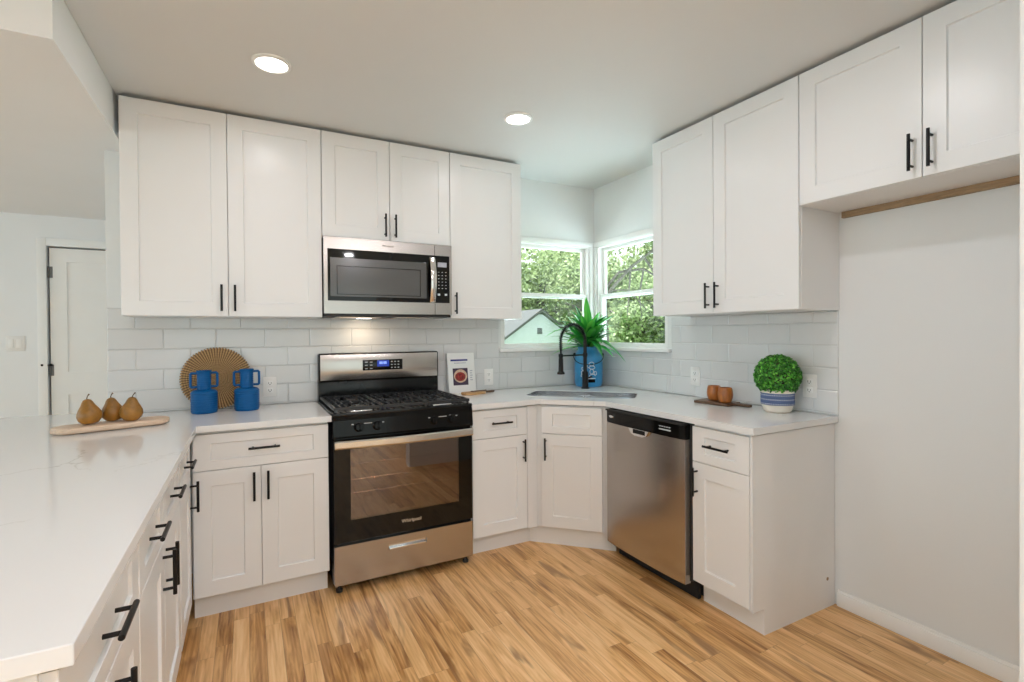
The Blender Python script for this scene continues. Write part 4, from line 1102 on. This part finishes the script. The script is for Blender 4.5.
def cookbook():
    M = Matrix.Translation((.556, -.080, CT + .0005)) @ Matrix.Rotation(R(2), 4, 'Z') @ Matrix.Rotation(R(-8), 4, 'X')
    t = bpy.data.objects.new('cookbook', None); COL.objects.link(t); t.matrix_world = M; WM[t.name] = M.copy()
    tag(t, 'white cookbook with a bowl of red berries on its cover, propped on the tiles', 'book')
    w_, h_, d_ = .101, .278, .022
    MB().box(-w_, w_, 0, .002, 0, h_, .0006).box(-w_, w_, d_ - .002, d_, 0, h_, .0006).box(-w_, -w_ + .002, 0, d_, 0, h_, .0006).build('cover', 'paper_white', t, local=True)
    MB().box(-w_ + .002, w_ - .003, .002, d_ - .002, .003, h_ - .003).build('pages', 'plate_white', t, smooth=False, local=True)
    MB().box(-.078, .050, -.0006, .0004, .222, .234).build('title_band', 'title_blue', t, smooth=False, local=True)
    tx = MB()
    for i in range(9): tx.box(-.052 + i * .010, -.045 + i * .010, -.0006, .0004, .205, .211)
    for i in range(5): tx.box(.062, .082 - .004 * (i % 2), -.0006, .0004, .085 + i * .016, .091 + i * .016)
    tx.build('print', 'print_grey', t, smooth=False, local=True)
    ph = MB().box(-.066, .046, -.0006, .0004, .055, .172).build('cover_photo', 'plum', t, smooth=False, local=True)
    MB().lathe([(.0, .0002), (.049, .0002), (.050, 0)], seg=32, sy=.92).xf(Matrix.Translation((-.010, -.0007, .118)) @ FRONT_BACKWALL).build('pictured_bowl', 'bowl_cream', ph, local=True)
    MB().lathe([(.0, .0003), (.038, .0003), (.039, 0)], seg=32, sy=.8).xf(Matrix.Translation((-.012, -.0010, .114)) @ FRONT_BACKWALL).build('pictured_berries', 'berries', ph, local=True)
cookbook()

def paddle():
    t = thing('paddle_board', 'small tan wooden board with a thin handle lying before the cookbook', 'cutting board', (.615, -.165, CT), R(14))
    MB().prism(rounded(-.02, 0, .085, .048, .03, 0, 6), .0004, .015, bev=.003).build('board', 'tan_wood', t, local=True)
    MB().prism(rounded(.105, 0, .055, .012, .009, 0, 4), .002, .014, bev=.003).build('handle', 'dark_wood', t, local=True)
    s = tag(MB().tube([(.60, -.172, CT + .0195), (.64, -.164, CT + .0195), (.70, -.150, CT + .0195)], .004, 8).lathe([(0, -.004), (.012, -.003), (.016, .0), (.012, .003), (0, .004)], (.587, -.175, CT + .0195), 16).build('wooden_spoon', 'dark_wood'), 'small dark wooden spoon lying on the tan board before the cookbook', 'spoon')
paddle()

def cups():
    t = thing('serving_board', 'small dark wooden board with a handle under the two wooden cups', 'serving board', (1.600, -1.318, CT), R(-84), )
    MB().prism(rounded(0, 0, .108, .066, .012, 0, 5), .0004, .016, bev=.003).build('board', 'dark_wood', t, local=True)
    MB().prism(rounded(.150, .008, .052, .017, .013, 0, 5), .002, .015, bev=.003).build('handle', 'dark_wood', t, local=True)
    for x, y, lab in ((1.622, -1.283, 'brown wooden cup farther back on the dark board'), (1.590, -1.385, 'brown wooden cup in front, nearer the board handle')):
        tag(MB().lathe([(0, 0), (.026, 0), (.032, .004), (.039, .028), (.0405, .045), (.037, .072), (.0345, .082), (.0325, .083), (.031, .08), (.034, .05), (.033, .03), (.026, .012), (0, .010)], (0, 0, 0), 36).xf(Matrix.Translation((x, y, CT + .0163))).build('wooden_cup', 'cup_wood'), lab, 'cup', 'wooden cups')
cups()

# ------------------------------------------------------------------ outside
structure(MB().box(-12, 42, YF + .3, 50, -1.3, -1.2).box(XR + .4, 42, -12, YF + .3, -1.3, -1.2).build('ground', 'lawn', smooth=False))
structure(MB().box(-8, 12, YF + .35, 9.5, -1.2, -.30).box(XR + .5, 7.5, -9, YF + .35, -1.2, -.30).build('ground_bounce_slab', 'bounce_concrete', smooth=False))  # unseen slab added to bounce cool light up through the corner windows
def neighbour():
    ax, ay, az = 9.65, 14.0, 2.19; hw = 1.75; sl = .66; zg = -1.2; dep = 3.6
    t = thing('house', 'pale mint sided gable house seen through the left window', 'house', (ax, ay + 1.8, zg))
    mb = MB(); ez = az - sl * hw; bm = mb.bm
    n = 26; lev = [zg + (az - .1 - zg) * i / n for i in range(n + 1)]
    def half(z): return hw if z <= ez else max(.02, (az - z) / sl)
    for i in range(n):          # lapped boards on the gable front
        z0, z1 = lev[i], lev[i + 1]; a, b = half(z0), half(z1)
        f = [bm.verts.new(p) for p in ((ax - a, ay - .025, z0), (ax + a, ay - .025, z0), (ax + b, ay, z1), (ax - b, ay, z1))]; bm.faces.new(f)
        g = [bm.verts.new(p) for p in ((ax - a, ay, z0), (ax + a, ay, z0), (ax + a, ay - .025, z0), (ax - a, ay - .025, z0))]; bm.faces.new(g)
    for s_ in (-1, 1): mb.box(min(ax + s_ * hw, ax + s_ * (hw - .1)), max(ax + s_ * hw, ax + s_ * (hw - .1)), ay, ay + dep, zg, ez)
    mb.build('wall', 'siding', t, smooth=False)
    rf = MB()
    for s_ in (-1, 1):
        bm = rf.bm; e = hw + .25
        sec = [(0, az), (s_ * e, az - sl * e), (s_ * e, az - sl * e + .10), (0, az + .12)]
        A = [bm.verts.new((ax + p[0], ay - .25, p[1])) for p in sec]; B = [bm.verts.new((ax + p[0], ay + dep, p[1])) for p in sec]
        for k in range(4): bm.faces.new((A[k], A[(k + 1) % 4], B[(k + 1) % 4], B[k]))
        bm.faces.new(A); bm.faces.new(B[::-1])
    rf.build('roof', 'roofing', t, smooth=False)
    v = MB()
    for k in range(5): v.box(ax - .10, ax + .12, ay - .04, ay - .015, 1.30 + k * .05, 1.33 + k * .05)
    v.build('gable_vent', 'roofing', t, smooth=False)
neighbour()

def foliage_mesh(seed, rx, rz, n_blob, n_leaf, size):
    g = np.random.default_rng(seed); P, T = [], []
    cs = []
    for i in range(n_blob):
        d = g.normal(size=3); d /= np.linalg.norm(d); r = g.uniform(.25, .95)
        cs.append((np.array((d[0] * rx * r, d[1] * rx * r, d[2] * rz * r)), g.uniform(.16, .34) * rx, g.uniform(.25, .75)))
    for i in range(n_leaf):
        c, r, tn = cs[g.integers(len(cs))]
        d = g.normal(size=3); d /= np.linalg.norm(d)
        p = c + d * r * g.uniform(.45, 1.08) * np.array((1, 1, .7))
        P.append(oval(p, d + g.normal(size=3) * .7, g.uniform(0, 6.3), size * g.uniform(.7, 1.4), size * .6, .2)); T.append(min(1, max(0, tn + g.normal(0, .18))))
    return leaf_mesh('foliage', P, T, 'tree_leaf')
FM = [foliage_mesh(11, 3.1, 2.6, 46, 8500, .17), foliage_mesh(23, 3.1, 2.6, 46, 8500, .17)]
def tree(x, y, zc, s, k, label, limbs=()):
    t = thing('tree', label, 'tree', (x, y, -1.2), 0, 'leafy trees outside')
    tz = zc
    MB().tube([(x, y, -1.2), (x + .1, y, zc * .4 - .5), (x - .05, y + .1, zc), (x, y, zc + 1.2 * s)], [.26 * s, .20 * s, .13 * s, .05 * s], 10).build('trunk', 'bark', t)
    for i in range(5):
        a = i * 1.3 + x; q = Vector((math.cos(a), math.sin(a), .45))
        p0 = Vector((x, y, zc - .9 * s)); MB().tube([p0, p0 + q * .9 * s, p0 + q * 1.7 * s + Vector((0, 0, .25)), p0 + q * 2.5 * s], [.09 * s, .065 * s, .045 * s, .02 * s], 8).build('branch', 'bark', t)
    for lp, rr in limbs: MB().tube(lp, rr, 8).build('branch', 'bark', t)
    fo = bpy.data.objects.new('foliage', FM[k % 2]); COL.objects.link(fo); fo.parent = t
    fo.location = (0, 0, zc + 1.2); fo.scale = (s, s, s); fo.rotation_euler = (0, 0, x * 1.7 + y)
    return t
tree(10.8, 23.5, 4.2, 1.55, 0, 'pale green tree behind the gable house at its left')
tree(15.5, 23.5, 3.6, 1.5, 1, 'leafy tree rising behind the right slope of the house roof')
tree(17.0, 19.0, 2.6, 1.30, 0, 'broad leafy tree seen at the frame between the two corner windows')
tree(14.2, 13.2, 2.2, 1.0, 1, 'bushy tree seen through the right window, low left')
tree(16.5, 11.5, 2.4, 1.15, 0, 'bushy tree filling the middle of the right window')
tree(18.5, 15.5, 4.4, 1.35, 1, 'tall pale tree behind the bushy ones in the right window')
lim = [([(8.7, 8.6, -1.2), (8.75, 8.6, 1.0), (8.6, 8.5, 2.6), (8.2, 8.3, 3.6), (7.4, 8.4, 4.2)], [.10, .08, .06, .045, .02]),
       ([(8.6, 8.5, 2.4), (9.0, 7.8, 3.2), (9.3, 7.3, 3.6), (9.5, 6.4, 3.5), (9.7, 5.7, 3.0)], [.05, .045, .04, .03, .012]),
       ([(9.2, 7.5, 3.5), (9.4, 7.2, 2.9), (9.5, 7.0, 2.3), (9.5, 6.9, 1.8)], [.035, .03, .02, .01]),
       ([(9.0, 7.8, 3.2), (9.1, 8.0, 2.5), (9.2, 8.2, 1.8)], [.03, .025, .01]),
       ([(9.3, 7.3, 3.6), (9.2, 6.6, 4.1), (9.0, 5.8, 4.3)], [.03, .025, .012]),
       ([(8.6, 8.5, 2.6), (8.9, 8.2, 3.1), (9.3, 7.6, 3.15), (9.6, 7.0, 2.7), (9.8, 6.6, 2.1)], [.05, .04, .035, .025, .012]),
       ([(9.3, 7.6, 3.15), (9.4, 7.9, 2.4), (9.6, 8.0, 1.7)], [.03, .022, .010]),
       ([(8.65, 8.55, 2.2), (8.9, 8.5, 2.6), (9.3, 8.3, 2.6), (9.7, 7.9, 2.0)], [.04, .03, .022, .01])]
tree(20.5, 14.0, 2.5, 1.3, 0, 'leafy tree at the right edge of the right window, behind the dark branches')
tree(24.0, 30.0, 5.5, 2.0, 0, 'large far tree closing the view behind the left window')
tree(31.0, 27.0, 5.0, 2.1, 1, 'large far tree closing the view between the two windows')
tree(33.0, 19.0, 5.0, 2.1, 0, 'large far tree closing the view behind the right window')
nb = thing('tree', 'near tree whose dark bare branches arch across the right window', 'tree', (8.7, 8.6, -1.2), 0, 'leafy trees outside')
for i, (lp, rr) in enumerate(lim): MB().tube(lp, rr, 8).build('trunk' if i == 0 else 'branch', 'bark', nb)
fo = bpy.data.objects.new('foliage', FM[1]); COL.objects.link(fo); fo.parent = nb; fo.location = (.6, -1.0, 6.4); fo.scale = (.9, .9, .5)
